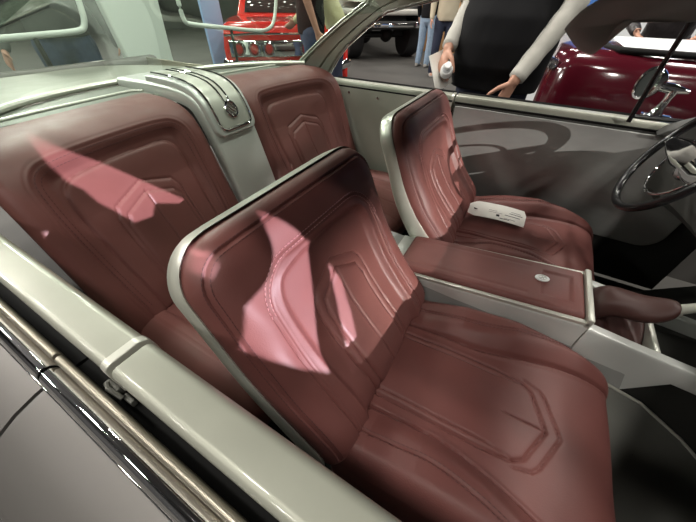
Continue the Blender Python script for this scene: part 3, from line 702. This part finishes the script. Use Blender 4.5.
# ---- people
def capsule_chain(mb, pts, rs, n=12, flat=1., up=(.9, .45, .1)):
    P = [Vector(p) for p in pts]; Q = []; RR = []
    for i in range(len(P)-1):
        m_ = 5
        for j in range(m_): t = j/m_; Q.append(P[i].lerp(P[i+1], t)); RR.append(rs[i]*(1-t)+rs[i+1]*t)
    Q.append(P[-1]); RR.append(rs[-1])
    d0 = (Q[0]-Q[1]).normalized(); d1 = (Q[-1]-Q[-2]).normalized()
    Q = [Q[0]+d0*RR[0]*.9, Q[0]+d0*RR[0]*.5]+Q+[Q[-1]+d1*RR[-1]*.5, Q[-1]+d1*RR[-1]*.9]; RR = [RR[0]*.35, RR[0]*.85]+RR+[RR[-1]*.85, RR[-1]*.35]
    mb.tube(Q, RR, n, flat, True, up)
def hand(mb, w, d, side_, curl=.5, palm_n=None, s=1.):
    """w wrist, d direction of the hand, side_ = vector towards the thumb"""
    w = Vector(w); d = Vector(d).normalized(); sd_ = Vector(side_); sd_ = (sd_-d*sd_.dot(d)).normalized(); nrm = d.cross(sd_)
    if palm_n is not None and nrm.dot(Vector(palm_n)) < 0: nrm = -nrm
    capsule_chain(mb, [w-d*.03, w+d*.02*s, w+d*.075*s], [.026*s, .036*s, .041*s], 12, .5, nrm)
    for i, (o, ln) in enumerate(((.031, .072), (.010, .080), (-.011, .075), (-.031, .058))):
        p0 = w+d*.085*s+sd_*o*s; pts = [p0-d*.02*s]; dr = d.copy(); p = p0.copy(); pts.append(p.copy())
        for kf, fr_ in enumerate((.42, .33, .25)):
            c_ = curl*(.55+.35*kf); dr = (dr*math.cos(c_)+nrm*math.sin(c_)).normalized(); p = p+dr*ln*fr_*s; pts.append(p.copy())
            nn = nrm-dr*nrm.dot(dr); nrm_l = nn
        capsule_chain(mb, pts, [.0095*s, .0095*s, .0088*s, .008*s, .007*s], 8)
    p0 = w+d*.02*s+sd_*.030*s; td = (d*.55+sd_*.7+nrm*.35).normalized(); t2 = (d*.85+sd_*.1+nrm*.5).normalized()
    capsule_chain(mb, [p0, p0+td*.04*s, p0+td*.045*s+t2*.03*s, p0+td*.045*s+t2*.055*s], [.014*s, .0115*s, .010*s, .008*s], 8)
def figure(label, loc, rz, shirt, trousers, pose, group=None, scale=1., detail=.012, sleeve=None, belly=0., hair='hair', cat='person', short=False, hem=.90):
    """local frame: faces -Y, +X is the figure's left; pose gives elbows/wrists"""
    t = empty('person', loc, label, cat, group, rz)
    Mx = Matrix.Translation(loc) @ Matrix.Rotation(rz, 4, 'Z') @ Matrix.Scale(scale, 4)
    def fin(mb, name, m, parent=t, vox=None, sm=2):
        mb.v = [tuple(Mx @ Vector(v)) for v in mb.v]
        o = mb.build(name, m, parent, angle=180)
        if vox:
            r_ = o.modifiers.new('r', 'REMESH'); r_.mode = 'VOXEL'; r_.voxel_size = vox; r_.use_smooth_shade = True
            s_ = o.modifiers.new('s', 'SMOOTH'); s_.iterations = sm; s_.factor = .5
        return o
    lean = pose.get('lean', 0.)
    def Ln(p, z0=.95):
        x, y, z = p
        if z > z0: y = y-(z-z0)*lean
        return (x, y, z)
    A = {}
    for sd_, key in ((-1, 'R'), (1, 'L')):
        A[key] = [Ln((sd_*.20, 0, 1.44)), pose[key][0], pose[key][1]]
    legs = pose.get('legs', [((-.10, 0, .92), (-.11, -.02, .50), (-.115, .02, .09)), ((.10, 0, .92), (.11, -.02, .50), (.115, .02, .09))])
    b = MB()
    capsule_chain(b, [Ln((0, 0, .95)), Ln((0, -.01, 1.12)), Ln((0, 0, 1.32)), Ln((0, .01, 1.45))], [.125, .125, .14, .10], 16, .72, (0, 1, 0))
    capsule_chain(b, [Ln((0, .01, 1.44)), Ln((0, 0, 1.56))], [.058, .055], 12)
    hd_ = Ln((0, -.02, 1.66)); b.ellipsoid(hd_, (.076, .095, .118)); b.ellipsoid((hd_[0], hd_[1]-.012, hd_[2]-.055), (.058, .075, .07))
    b.ellipsoid((hd_[0], hd_[1]-.098, hd_[2]-.018), (.014, .02, .024)); b.ellipsoid((hd_[0], hd_[1]-.088, hd_[2]-.062), (.026, .01, .010))
    for sx in (-1, 1):
        b.ellipsoid((sx*.076, hd_[1]+.01, hd_[2]-.01), (.012, .022, .034)); b.ellipsoid((sx*.030, hd_[1]-.082, hd_[2]+.012), (.016, .012, .009))
    for key, sx in (('R', -1), ('L', 1)):
        s0, e0, w0 = [Vector(q) for q in A[key]]; capsule_chain(b, [s0, e0, w0], [.048, .040, .027], 12)
        hd2 = pose[key][2] if len(pose[key]) > 2 else (w0-e0).normalized()
        th = pose[key][3] if len(pose[key]) > 3 else (0, -1, 0)
        cur = pose[key][4] if len(pose[key]) > 4 else .35
        hand(b, w0, hd2, th, cur, pose[key][5] if len(pose[key]) > 5 else (-sx, 0, 0))
    for l in legs:
        capsule_chain(b, l, [.082, .056, .038], 12); a_ = Vector(l[-1]); capsule_chain(b, [a_+Vector((0, .04, -.05)), a_+Vector((0, -.13, -.06))], [.038, .032], 10)
    fin(b, 'body', M['human'], vox=detail*scale)
    # trousers
    b = MB(); capsule_chain(b, [Ln((0, 0, 1.0)), (0, .01, .90)], [.150, .155], 18, .75, (0, 1, 0))
    for l in legs: capsule_chain(b, [l[0], l[1], (l[2][0], l[2][1], l[2][2]-.01)], [.105, .078, .066], 14)
    fin(b, 'trousers', M[trousers], vox=.012*scale, sm=3)
    for l in legs:
        b = MB(); x, y, z = l[2]; secs = []
        for yy, w_, h_ in ((.075, .028, .05), (.05, .042, .085), (.0, .042, .09), (-.06, .046, .065), (-.12, .044, .05), (-.16, .022, .03)):
            secs.append([(x+w_*math.cos(a_), y+yy, max(z-.09, z-.09+h_*(.5+.5*math.sin(a_)))) for a_ in np.linspace(0, 2*PI, 16, endpoint=False)])
        b.loft(secs); fin(b, 'shoe', M['shoe'])
    # shirt with sleeves
    b = MB(); secs = []
    rows = [(.80, .19+belly*.5, .135+belly*.5), (.86, .19+belly*.6, .135+belly*.7), (.92, .19+belly*.6, .14+belly*.9), (1.02, .19+belly*.7, .145+belly*1.1), (1.12, .185+belly*.6, .14+belly), (1.22, .19+belly*.3, .138+belly*.6), (1.32, .20, .135+belly*.2), (1.40, .195, .125), (1.46, .15, .105), (1.50, .08, .075)]
    for z, hx, hy in rows:
        z = max(z, hem)-(.90-z)*.02*(z < hem); p = Ln((0, 0, z)); secs.append([(p[0]+hx*math.copysign(abs(math.cos(a_))**.85, math.cos(a_))*(1+.012*math.sin(5*a_+z*20)), p[1]+hy*math.sin(a_)*(1+.015*math.sin(7*a_+z*31)) - (belly*.35 if math.sin(a_) < 0 and .9 < z < 1.2 else 0), z) for a_ in np.linspace(0, 2*PI, 36, endpoint=False)])
    b.loft(secs)
    for key in ('R', 'L'):
        s0, e0, w0 = [Vector(q) for q in A[key]]
        if short: capsule_chain(b, [s0, s0.lerp(e0, .78)], [.082, .072], 14)
        else: capsule_chain(b, [s0, e0, e0.lerp(w0, .93)], [.078, .060, .043], 14)
    fin(b, 'shirt', M[shirt], vox=.012*scale, sm=3)
    if sleeve:
        for key in ('R', 'L'):
            b = MB(); s0, e0, w0 = [Vector(q) for q in A[key]]
            Q = []; RR = []
            for i in range(34):
                f_ = i/33; p = (s0.lerp(e0, .5+f_) if f_ < .5 else e0.lerp(w0, (f_-.5)*2*.97)); Q.append(p); RR.append((.058-.02*f_)*(1+.055*math.sin(i*1.25)*math.sin(i*.37+1)))
            b.tube(Q, RR, 18); fin(b, 'sleeve', M[sleeve], sm=0)
    hb = MB(); hb.ellipsoid((hd_[0], hd_[1]+.018, hd_[2]+.030), (.084, .096, .105)); fin(hb, 'hair', M[hair])
    return t
# the man at the far door (faces the car: -Y)
figure('person in a black shirt over light grey sleeves at the far door, holding a bottle', (.062, 1.345, 0), 0., 'blackshirt', 'darkjeans',
       dict(R=[(-.215, .0, 1.17), (-.245, -.20, .985), (-.12, -.25, -.95), (.6, -.75, .2), .75, (.9, -.3, 0)],
            L=[(.255, -.13, 1.17), (.125, -.295, .888), (-.30, -.02, -.95), (-.5, -.85, .1), .45, (-.7, .5, -.2)]), scale=1.0, detail=.0062, sleeve='greysleeve', belly=.085, short=True, hem=.78)
WRIST = Vector((.125-.318, 1.345-.20, .985))
# bottle and papers in his right hand
bt = empty('water_bottle', (-.150, 1.075, .90), 'clear water bottle with a white cap held by the person in black', 'bottle')
ba = Vector((.22, -.72, .45)).normalized(); b0 = Vector((-.150, 1.075, .905))
t = MB(); t.lathe([(0, -.13), (.028, -.13), (.031, -.12), (.031, -.02), (.026, .0), (.014, .018), (.014, .03), (0, .03)], b0, ba, 24); t.build('bottle_body', M['water'], bt)
t = MB(); t.lathe([(0, .026), (.0165, .026), (.0165, .042), (.013, .045), (0, .045)], b0, ba, 24); t.build('bottle_cap', M['cap_white'], bt)
t = MB(); t.lathe([(.0315, -.04), (.0322, -.04), (.0322, -.005), (.0275, .004), (.027, .004)], b0, ba, 24); t.build('bottle_label', M['cap_white'], bt)
t = MB(); P0 = Vector((-.252, 1.06, .955)); P1 = Vector((-.175, 1.04, .80)); dpt = Vector((.03, .20, .02)); nn = (P1-P0).cross(dpt).normalized()*.003
t.loft([[P0-nn, P1-nn, P1+nn, P0+nn], [P0+dpt-nn, P1+dpt-nn, P1+dpt+nn, P0+dpt+nn]])
tag(t.build('folded_papers', M['paper'], None, bevel=.001, loc=(-.21, 1.06, .86)), 'folded white papers held under the bottle by the person in black', 'papers')

# others round about
DN = lambda sx, y=0.: [(sx*.27, .03+y, 1.17), (sx*.27, -.06+y, .92)]
figure('person in a grey shirt and blue jeans standing behind the rear window, at left', (-2.95, .56, 0), R(62), 'greyshirt', 'jeans',
       dict(R=[(-.33, .05, 1.14), (-.36, -.08, .90)], L=[(.31, .03, 1.14), (.36, -.10, .90)]), scale=.97, belly=.0, hem=.965)
figure('person in a dark shirt and dark blue jeans standing before the red car', (-1.97, 2.42, 0), R(126), 'blackshirt', 'jeans', dict(R=DN(-1), L=DN(1)), short=True)
figure('person in a pale yellow shirt leaning over beside the red car', (-2.12, 3.18, 0), R(-54), 'cream', 'darkjeans', dict(R=[(-.28, -.30, 1.12), (-.2, -.5, .98)], L=[(.28, -.3, 1.12), (.2, -.5, .98)], lean=.55))
figure('person in light washed jeans standing beside the pale truck', (-2.30, 7.35, 0), R(170), 'blackshirt', 'lightjeans', dict(R=DN(-1), L=DN(1)))
figure('person in a beige jacket and dark indigo trousers standing behind the bottle', (-1.64, 6.35, 0), R(20), 'beige', 'darkjeans', dict(R=DN(-1), L=DN(1)))
figure('person in a black leather jacket leaning behind the maroon car', (1.20, 3.90, 0), R(-10), 'blackleather', 'darkjeans', dict(R=[(-.36, -.18, 1.10), (-.22, -.42, .98)], L=[(.36, -.18, 1.10), (.22, -.42, .98)], lean=.45), detail=.012)

# ---- vehicles beyond
def wheel(t, p, ax, r, w, hub='chrome', name='wheel'):
    b = MB(); b.lathe([(r*.55, -w/2), (r*.93, -w/2), (r, -w*.32), (r, w*.32), (r*.93, w/2), (r*.55, w/2), (r*.5, 0)], p, ax, 40); o = b.build(name, M['tyre'], t)
    b = MB(); b.lathe([(0, w*.30), (r*.12, w*.34), (r*.16, w*.26), (r*.40, w*.18), (r*.52, w*.36), (r*.56, w*.36), (r*.56, -w*.36), (0, -w*.3)], p, ax, 32); b.build('hub', M[hub], o)
def local(t_loc, rz, sx=1.):
    Mx = Matrix.Translation(t_loc) @ Matrix.Rotation(rz, 4, 'Z') @ Matrix.Diagonal((sx, 1, 1, 1))
    return lambda mb: setattr(mb, 'v', [tuple(Mx @ Vector(v)) for v in mb.v]) or mb
# red classic, tail towards the camera: local +X to its right hand as seen, local -Y = tail
rl = (-2.90, 3.14, 0.); rr = R(40)
red = empty('red_car', rl, 'red classic car with round tail lights in a chrome band, seen through the rear window', 'car', None, rr); L = local(rl, rr, .90)
def rrow(y, w, z0, z1, zs): return [(-w, y, z0), (-w*1.0, y, zs), (-w*.94, y, z1-.03), (-w*.85, y, z1), (w*.85, y, z1), (w*.94, y, z1-.03), (w, y, zs), (w, y, z0)]
b = MB(); b.loft([rrow(0, .90, .35, .88, .62), rrow(.04, .95, .28, .94, .66), rrow(.6, .97, .25, .97, .70), rrow(2.4, .97, .25, .98, .72), rrow(4.6, .93, .28, .90, .62)]); ro_ = L(b).build('car_body', M['red'], red, bevel=.015)
b = MB(); b.loft([[(-.80, 1.0, .96), (.80, 1.0, .96), (.80, 3.3, .96), (-.80, 3.3, .96)], [(-.64, 1.5, 1.42), (.64, 1.5, 1.42), (.64, 2.7, 1.42), (-.64, 2.7, 1.42)]]); L(b).build('cabin', M['red'], red, bevel=.03)
b = MB(); b.add([(-.66, 1.05, 1.01), (.66, 1.05, 1.01), (.56, 1.44, 1.38), (-.56, 1.44, 1.38)], [(0, 1, 2, 3)]); b.v = [(x, y-.012, z) for x, y, z in b.v]; L(b).build('back_window', M['window'], red, thick=.01)
b = MB(); b.box(-.86, .86, -.035, .01, .56, .755, .02); bn = L(b).build('chrome_band', M['chrome'], red)
b = MB(); b.tube([(-.90, .0, .80), (-.5, -.03, .82), (.5, -.03, .82), (.90, .0, .80)], .016, 8); L(b).build('chrome_strip', M['chrome'], red)
for x in (-.72, -.50, -.28, .28, .50, .72):
    b = MB(); b.lathe([(.085, 0), (.088, .03), (.07, .035), (.06, .02), (.0, .02)], (x, -.035, .655), (0, -1, 0), 28); o = L(b).build('tail_light', M['chrome'], red)
    b = MB(); b.lathe([(0, .022), (.055, .022), (.05, .034), (.0, .042)], (x, -.035, .655), (0, -1, 0), 24); L(b).build('lens', M['lens'], o)
b = MB(); b.tube([(-.97, .12, .47), (-.85, -.05, .47), (0, -.09, .47), (.85, -.05, .47), (.97, .12, .47)], .055, 12, 1.2); L(b).build('bumper', M['chrome'], red)
for x in (-.80, .80):
    for y in (.95, 3.7):
        b = MB(); p = Matrix.Translation(rl) @ Matrix.Rotation(rr, 4, 'Z') @ Vector((x, y, .33)); a_ = Matrix.Rotation(rr, 3, 'Z') @ Vector((math.copysign(1, x), 0, 0)); wheel(red, p, a_, .33, .2)
# raised pale truck
tl = (-3.83, 8.2, 0.); tr = R(49)
trk = empty('pickup_truck', tl, 'raised pale pickup truck on huge black tyres beyond the far window', 'truck', None, tr); L = local(tl, tr)
for x in (-.82, .82):
    for y in (0, 3.4):
        p = Matrix.Translation(tl) @ Matrix.Rotation(tr, 4, 'Z') @ Vector((x, y, .46)); a_ = Matrix.Rotation(tr, 3, 'Z') @ Vector((math.copysign(1, x), 0, 0)); wheel(trk, p, a_, .46, .36, 'chrome')
b = MB(); b.box(-.95, .95, -.72, -.56, .64, .80, .03); L(b).build('bumper', M['underbody'], trk)
b = MB(); b.box(-.55, .55, -.735, -.70, .68, .76, .01); L(b).build('number_plate', M['chrome'], trk)
for x in (-.78, .72):
    b = MB(); b.box(x-.10, x+.10, -.735, -.70, .66, .78, .02); L(b).build('lamp', M['chrome'], trk)
b = MB(); b.box(-.99, .99, -.66, 4.2, .90, 1.02, .04); b.box(-.99, .99, .65, 4.2, .95, 1.30, .05); b.loft([[(-.9, -.4, 1.14), (.9, -.4, 1.14), (.9, 1.0, 1.2), (-.9, 1.0, 1.2)], [(-.85, -.35, 1.22), (.85, -.35, 1.22), (.85, 1.0, 1.42), (-.85, 1.0, 1.42)]]); L(b).build('truck_body', M['truckpaint'], trk, bevel=.01)
b = MB(); b.loft([[(-.9, 1.0, 1.3), (.9, 1.0, 1.3), (.9, 2.5, 1.3), (-.9, 2.5, 1.3)], [(-.78, 1.4, 1.95), (.78, 1.4, 1.95), (.78, 2.4, 1.95), (-.78, 2.4, 1.95)]]); L(b).build('cab', M['truckpaint'], trk, bevel=.03)
b = MB(); b.box(-.42, .42, -.5, 3.9, .66, .90); b.tube([(-.8, 0, .5), (.8, 0, .5)], .07, 12); b.ellipsoid((.15, 0, .5), (.17, .17, .17)); b.tube([(-.55, -.3, .8), (-.3, 0, .5)], .04, 8); b.tube([(.55, -.3, .8), (.3, 0, .5)], .04, 8); b.box(-.95, .95, .6, 3, .78, 1.0); L(b).build('chassis', M['underbody'], trk)
# tan box standing between the truck and the hall
b = MB(); b.box(-3.5, -2.2, 10.2, 10.9, 0, 1.25, .01); tag(b.build('crate', M['tan'], None, loc=(-2.9, 10.5, 0)), 'tall tan crate standing behind the pale truck', 'crate')
b = MB(); b.box(-2.15, -.5, 11.2, 11.5, 0, 1.6, .01); b.box(-2.1, -1.5, 11.15, 11.2, 1.0, 1.25); b.box(-1.3, -.7, 11.15, 11.2, .9, 1.2); tag(b.build('display_cabinet', M['whiteboard'], None, loc=(-1.4, 11.3, 0)), 'white display cabinet far behind the person in light jeans', 'cabinet')

# maroon convertible
ml = (.42, 1.72, 0)
mc = empty('maroon_convertible', ml, 'deep maroon open car with black cockpit trim parked beyond the far door', 'car')
b = MB()
def msec(x, y0, zt, k_=1.): return [(x, y0+.10, .25), (x, y0+.0, .45), (x, y0-.01, .70), (x, y0+.02, zt-.10), (x, y0+.07, zt-.02), (x, y0+.16, zt), (x, y0+1.50, zt), (x, y0+1.6, zt-.03), (x, y0+1.68, zt-.12), (x, y0+1.68, .5), (x, y0+1.6, .25)]
b.loft([msec(.30, 1.95, .86), msec(.34, 1.86, .945), msec(.45, 1.80, .965), msec(.9, 1.76, .955), msec(1.6, 1.75, .95), msec(3.4, 1.76, .93), msec(4.2, 1.85, .86)])
b.build('car_body', M['maroonpaint'], mc, angle=60)
b = MB(); b.loft([[(x, 1.96, .95), (x, 2.0, .962), (x, 3.2, .962), (x, 3.26, .95)] for x in (.70, 1.2, 2.4)]); b.build('white_seats', M['whiteboard'], mc, bevel=.01)
b = MB(); b.tube([(.60, 2.4, .962), (.60, 2.05, .964), (.66, 1.90, .966), (.8, 1.86, .966), (1.2, 1.845, .962), (2.4, 1.845, .956)], .024, 12, .7); b.build('cockpit_trim', M['black'], mc)
b = MB(); b.tube([(.33, 1.87, .88), (.31, 2.0, .87)], [.03, .035], 12); b.build('tail_light', M['chrome'], mc)
for x in (1.0, 3.3):
    for y, a_ in ((1.86, -1), (3.35, 1)): wheel(mc, (x, y, .32), (0, a_, 0), .32, .19)

# stand-in for reflections in the rear glass: added pale post and tubes
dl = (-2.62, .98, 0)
dsn = empty('reflection_standin', dl, 'pale green-grey post and tubes standing in for reflections in the rear window', 'reflection stand-in')
b = MB(); b.loft([[(-2.66, .98-w, z), (-2.66, .98+w, z), (-2.59, .98+w, z), (-2.59, .98-w, z)] for z, w in ((0, .17), (.78, .192), (1.15, .225), (1.8, .25))]); b.build('post', M['reflection_pale'], dsn, bevel=.012)
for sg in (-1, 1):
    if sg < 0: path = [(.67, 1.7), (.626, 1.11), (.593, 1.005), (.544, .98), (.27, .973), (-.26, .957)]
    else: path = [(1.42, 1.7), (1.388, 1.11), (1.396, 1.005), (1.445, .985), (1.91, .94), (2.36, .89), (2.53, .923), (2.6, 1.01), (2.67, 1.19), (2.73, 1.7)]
    t = MB(); t.tube([(-2.60, y, z) for y, z in chaikin(path, 3)], .018, 12); t.build('reflection_line', M['reflection_pale'], dsn)
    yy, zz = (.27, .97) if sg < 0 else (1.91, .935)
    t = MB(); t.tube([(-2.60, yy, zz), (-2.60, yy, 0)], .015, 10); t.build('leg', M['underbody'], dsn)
b = MB(); b.box(-4.5, -4.45, 3.12, 3.48, 0, 1.25, .01); b.box(-4.52, -4.43, 3.10, 3.50, 0, .05); tag(b.build('poster_board', M['lightblue'], None, loc=(-4.47, 3.30, 0)), 'light blue poster board standing left of the red car', 'poster')
b = MB(); b.box(.15, 3.6, 5.2, 5.3, 0, 1.085); bw = empty('backdrop_panel', (1.9, 5.25, 0), 'white backdrop panel with a blue upper band behind the maroon car', 'panel'); b.build('white_field', M['whiteboard'], bw)
b = MB(); b.box(.15, 3.6, 5.2, 5.3, 1.085, 2.3); b.build('blue_band', M['bluepanel'], bw)

# ------------------------------------------------------------------ lights
def area(loc, size, power, col=(1, .96, .88), target=None, shape='DISK'):
    l = bpy.data.lights.new('hall lamp', 'AREA'); l.shape = shape; l.size = size; l.energy = power; l.color = col
    o = bpy.data.objects.new('hall_lamp', l); C.objects.link(o); o.location = loc
    d = (Vector(target) if target else Vector((loc[0], loc[1], 0)))-Vector(loc); o.rotation_euler = d.to_track_quat('-Z', 'Y').to_euler()
    return o
for x in (-9, -5, -1.5, 2, 6):
    for y in (-6, -2.2, 2.5, 7, 12):
        area((x+.3*math.sin(y*3), y+.2*math.cos(x*2), 6.5), .7, 165 if y == 2.5 else 115)
for y in (-5, -1, 3, 7):
    area((-13.5, y, 6.3), .8, 400, target=(-.5, 0, .9))
def spot(loc, target, power, ang=20, blend=.2, r=.04, col=(1, .95, .88)):
    l = bpy.data.lights.new('spotlight', 'SPOT'); l.energy = power; l.spot_size = R(ang); l.spot_blend = blend; l.shadow_soft_size = r; l.color = col
    o = bpy.data.objects.new('spotlight', l); C.objects.link(o); o.location = loc
    o.rotation_euler = (Vector(target)-Vector(loc)).to_track_quat('-Z', 'Y').to_euler(); return o
KD = Vector((.80, -.22, .30)).normalized()
def masked_light(label, loc, poly_list, power, r, col=(1, .95, .88)):
    """unseen lamp behind an added plate cut to shape its light patches"""
    L_ = Vector(loc); allp = [Vector(p) for q in poly_list for p in q]; cen = sum(allp, Vector())/len(allp)
    ax = (cen-L_).normalized(); u = ax.orthogonal().normalized(); v = ax.cross(u); dist = .6
    t = empty('added_spotlight', L_, label, 'spotlight', 'added masked lamps')
    def pr(p):
        d = Vector(p)-L_; k_ = dist/d.dot(ax); return (d.dot(u)*k_, d.dot(v)*k_)
    cu_ = bpy.data.curves.new('mask_outline', 'CURVE'); cu_.dimensions = '2D'; cu_.fill_mode = 'BOTH'; cu_.extrude = .0005
    def spl(pts):
        sp = cu_.splines.new('POLY'); sp.points.add(len(pts)-1); sp.use_cyclic_u = True
        for q, (a, b) in zip(sp.points, pts): q.co = (a, b, 0, 1)
    spl([(.11*math.cos(a), .11*math.sin(a)) for a in np.linspace(0, 2*PI, 32, endpoint=False)])
    for q in poly_list: spl([pr(p) for p in q])
    o = bpy.data.objects.new('tmp', cu_); C.objects.link(o); me = bpy.data.meshes.new_from_object(o.evaluated_get(bpy.context.evaluated_depsgraph_get())); bpy.data.objects.remove(o)
    mb = MB(); mb.add([L_+ax*dist+u*p.co.x+v*p.co.y+ax*p.co.z for p in me.vertices], [list(p.vertices) for p in me.polygons]); mb.build('beam_mask', M['black'], t, smooth=False)  # added plate, its openings give the light patches their outline
    mb = MB(); mb.lathe([(.10, -.15), (.10, .62), (.104, .62), (.104, -.15)], L_, ax, 28); mb.build('housing', M['black'], t)
    mb = MB(); mb.lathe([(0, -.16), (.10, -.16), (.10, -.15), (0, -.15)], L_, ax, 28); mb.build('back_cap', M['black'], t)
    mb = MB(); mb.tube([L_+ax*.2+Vector((0, 0, .1)), Vector((L_.x+ax.x*.2, L_.y+ax.y*.2, 8.0))], .02, 10); mb.build('hanger', M['black'], t)
    l = spot(L_, cen, power, 16, 0., r, col); l.parent = t; l.matrix_parent_inverse = Matrix.Translation(L_).inverted()
    return t
P1 = [[-0.018, -0.467, 0.914], [-0.002, -0.442, 0.881], [0.011, -0.423, 0.851], [0.026, -0.41, 0.815], [0.063, -0.453, 0.726], [0.126, -0.528, 0.623], [0.095, -0.564, 0.668], [0.065, -0.598, 0.721], [0.048, -0.619, 0.763], [0.036, -0.602, 0.79], [0.024, -0.584, 0.821], [0.023, -0.543, 0.823], [0.02, -0.513, 0.831], [0.009, -0.49, 0.857], [-0.005, -0.481, 0.888]]
P2 = [[0.049, -0.378, 0.759], [0.07, -0.368, 0.71], [0.107, -0.391, 0.648], [0.158, -0.435, 0.587], [0.2, -0.471, 0.54], [0.176, -0.493, 0.568], [0.126, -0.445, 0.623], [0.081, -0.408, 0.691]]
P3 = [[-0.021, -0.600, 0.915], [-0.014, -0.572, 0.905], [-0.005, -0.58, 0.886], [-0.0, -0.598, 0.876], [-0.006, -0.606, 0.895]]
P4 = [[-0.736, -0.505, 0.925], [-0.591, -0.433, 0.838], [-0.53, -0.289, 0.671], [-0.547, -0.392, 0.723], [-0.538, -0.419, 0.696], [-0.54, -0.465, 0.703], [-0.562, -0.510, 0.78], [-0.58, -0.515, 0.815], [-0.593, -0.534, 0.843], [-0.636, -0.525, 0.892]]
D2 = Vector((.80, .05, .225)).normalized(); D3 = Vector((.77, -.42, .33)).normalized()
masked_light('added unseen lamp ahead of the car, masked to shape light on the near front seat', Vector((.06, -.5, .76))+D2*8, [P1, P2, P3], 8400, .0004, (1, .92, 1.06))
masked_light('added unseen lamp beside the car, masked to shape light on the near rear seat', Vector((-.6, -.45, .77))+D3*8, [P4], 8400, .0004, (1, .92, 1.06))
P6 = [(.05, -.40, .72), (.06, -.12, .74), (.03, .15, .76), (.05, .6, .84), (.10, .69, .86), (.66, .69, .86), (.62, .69, .55), (.55, .15, .60), (.45, -.05, .60), (.34, -.2, .53), (.25, -.40, .50)]
masked_light('unseen lamp ahead of the car with an added beam mask, aimed at the far door', Vector((.15, .1, .70))+KD*8, [P6], 4600, .008)
w = bpy.data.worlds.new('hall air'); bpy.context.scene.world = w; w.use_nodes = True
w.node_tree.nodes['Background'].inputs['Color'].default_value = (.9, .95, 1, 1); w.node_tree.nodes['Background'].inputs['Strength'].default_value = .05

# ------------------------------------------------------------------ camera
cd = bpy.data.cameras.new('camera'); cam = bpy.data.objects.new('camera', cd); C.objects.link(cam)
cd.sensor_width = 36; cd.sensor_fit = 'HORIZONTAL'; cd.lens = 288.954/696*36; cd.clip_start = .01; cd.clip_end = 100
yaw, pit, rol = R(29.251), R(42.065), R(.989)
fw = Vector((-math.sin(yaw)*math.cos(pit), math.cos(yaw)*math.cos(pit), -math.sin(pit))); rt0 = Vector((math.cos(yaw), math.sin(yaw), 0)); up0 = rt0.cross(fw)
rt = rt0*math.cos(rol)+up0*math.sin(rol); up_ = up0*math.cos(rol)-rt0*math.sin(rol)
mw = Matrix(((rt.x, up_.x, -fw.x, .295), (rt.y, up_.y, -fw.y, -.749), (rt.z, up_.z, -fw.z, 1.166), (0, 0, 0, 1)))
cam.matrix_world = mw
sc = bpy.context.scene; sc.camera = cam
sc.view_settings.view_transform = 'Standard'; sc.view_settings.look = 'None'; sc.view_settings.exposure = 0.; sc.view_settings.gamma = 1.; sc.view_settings.use_curve_mapping = False
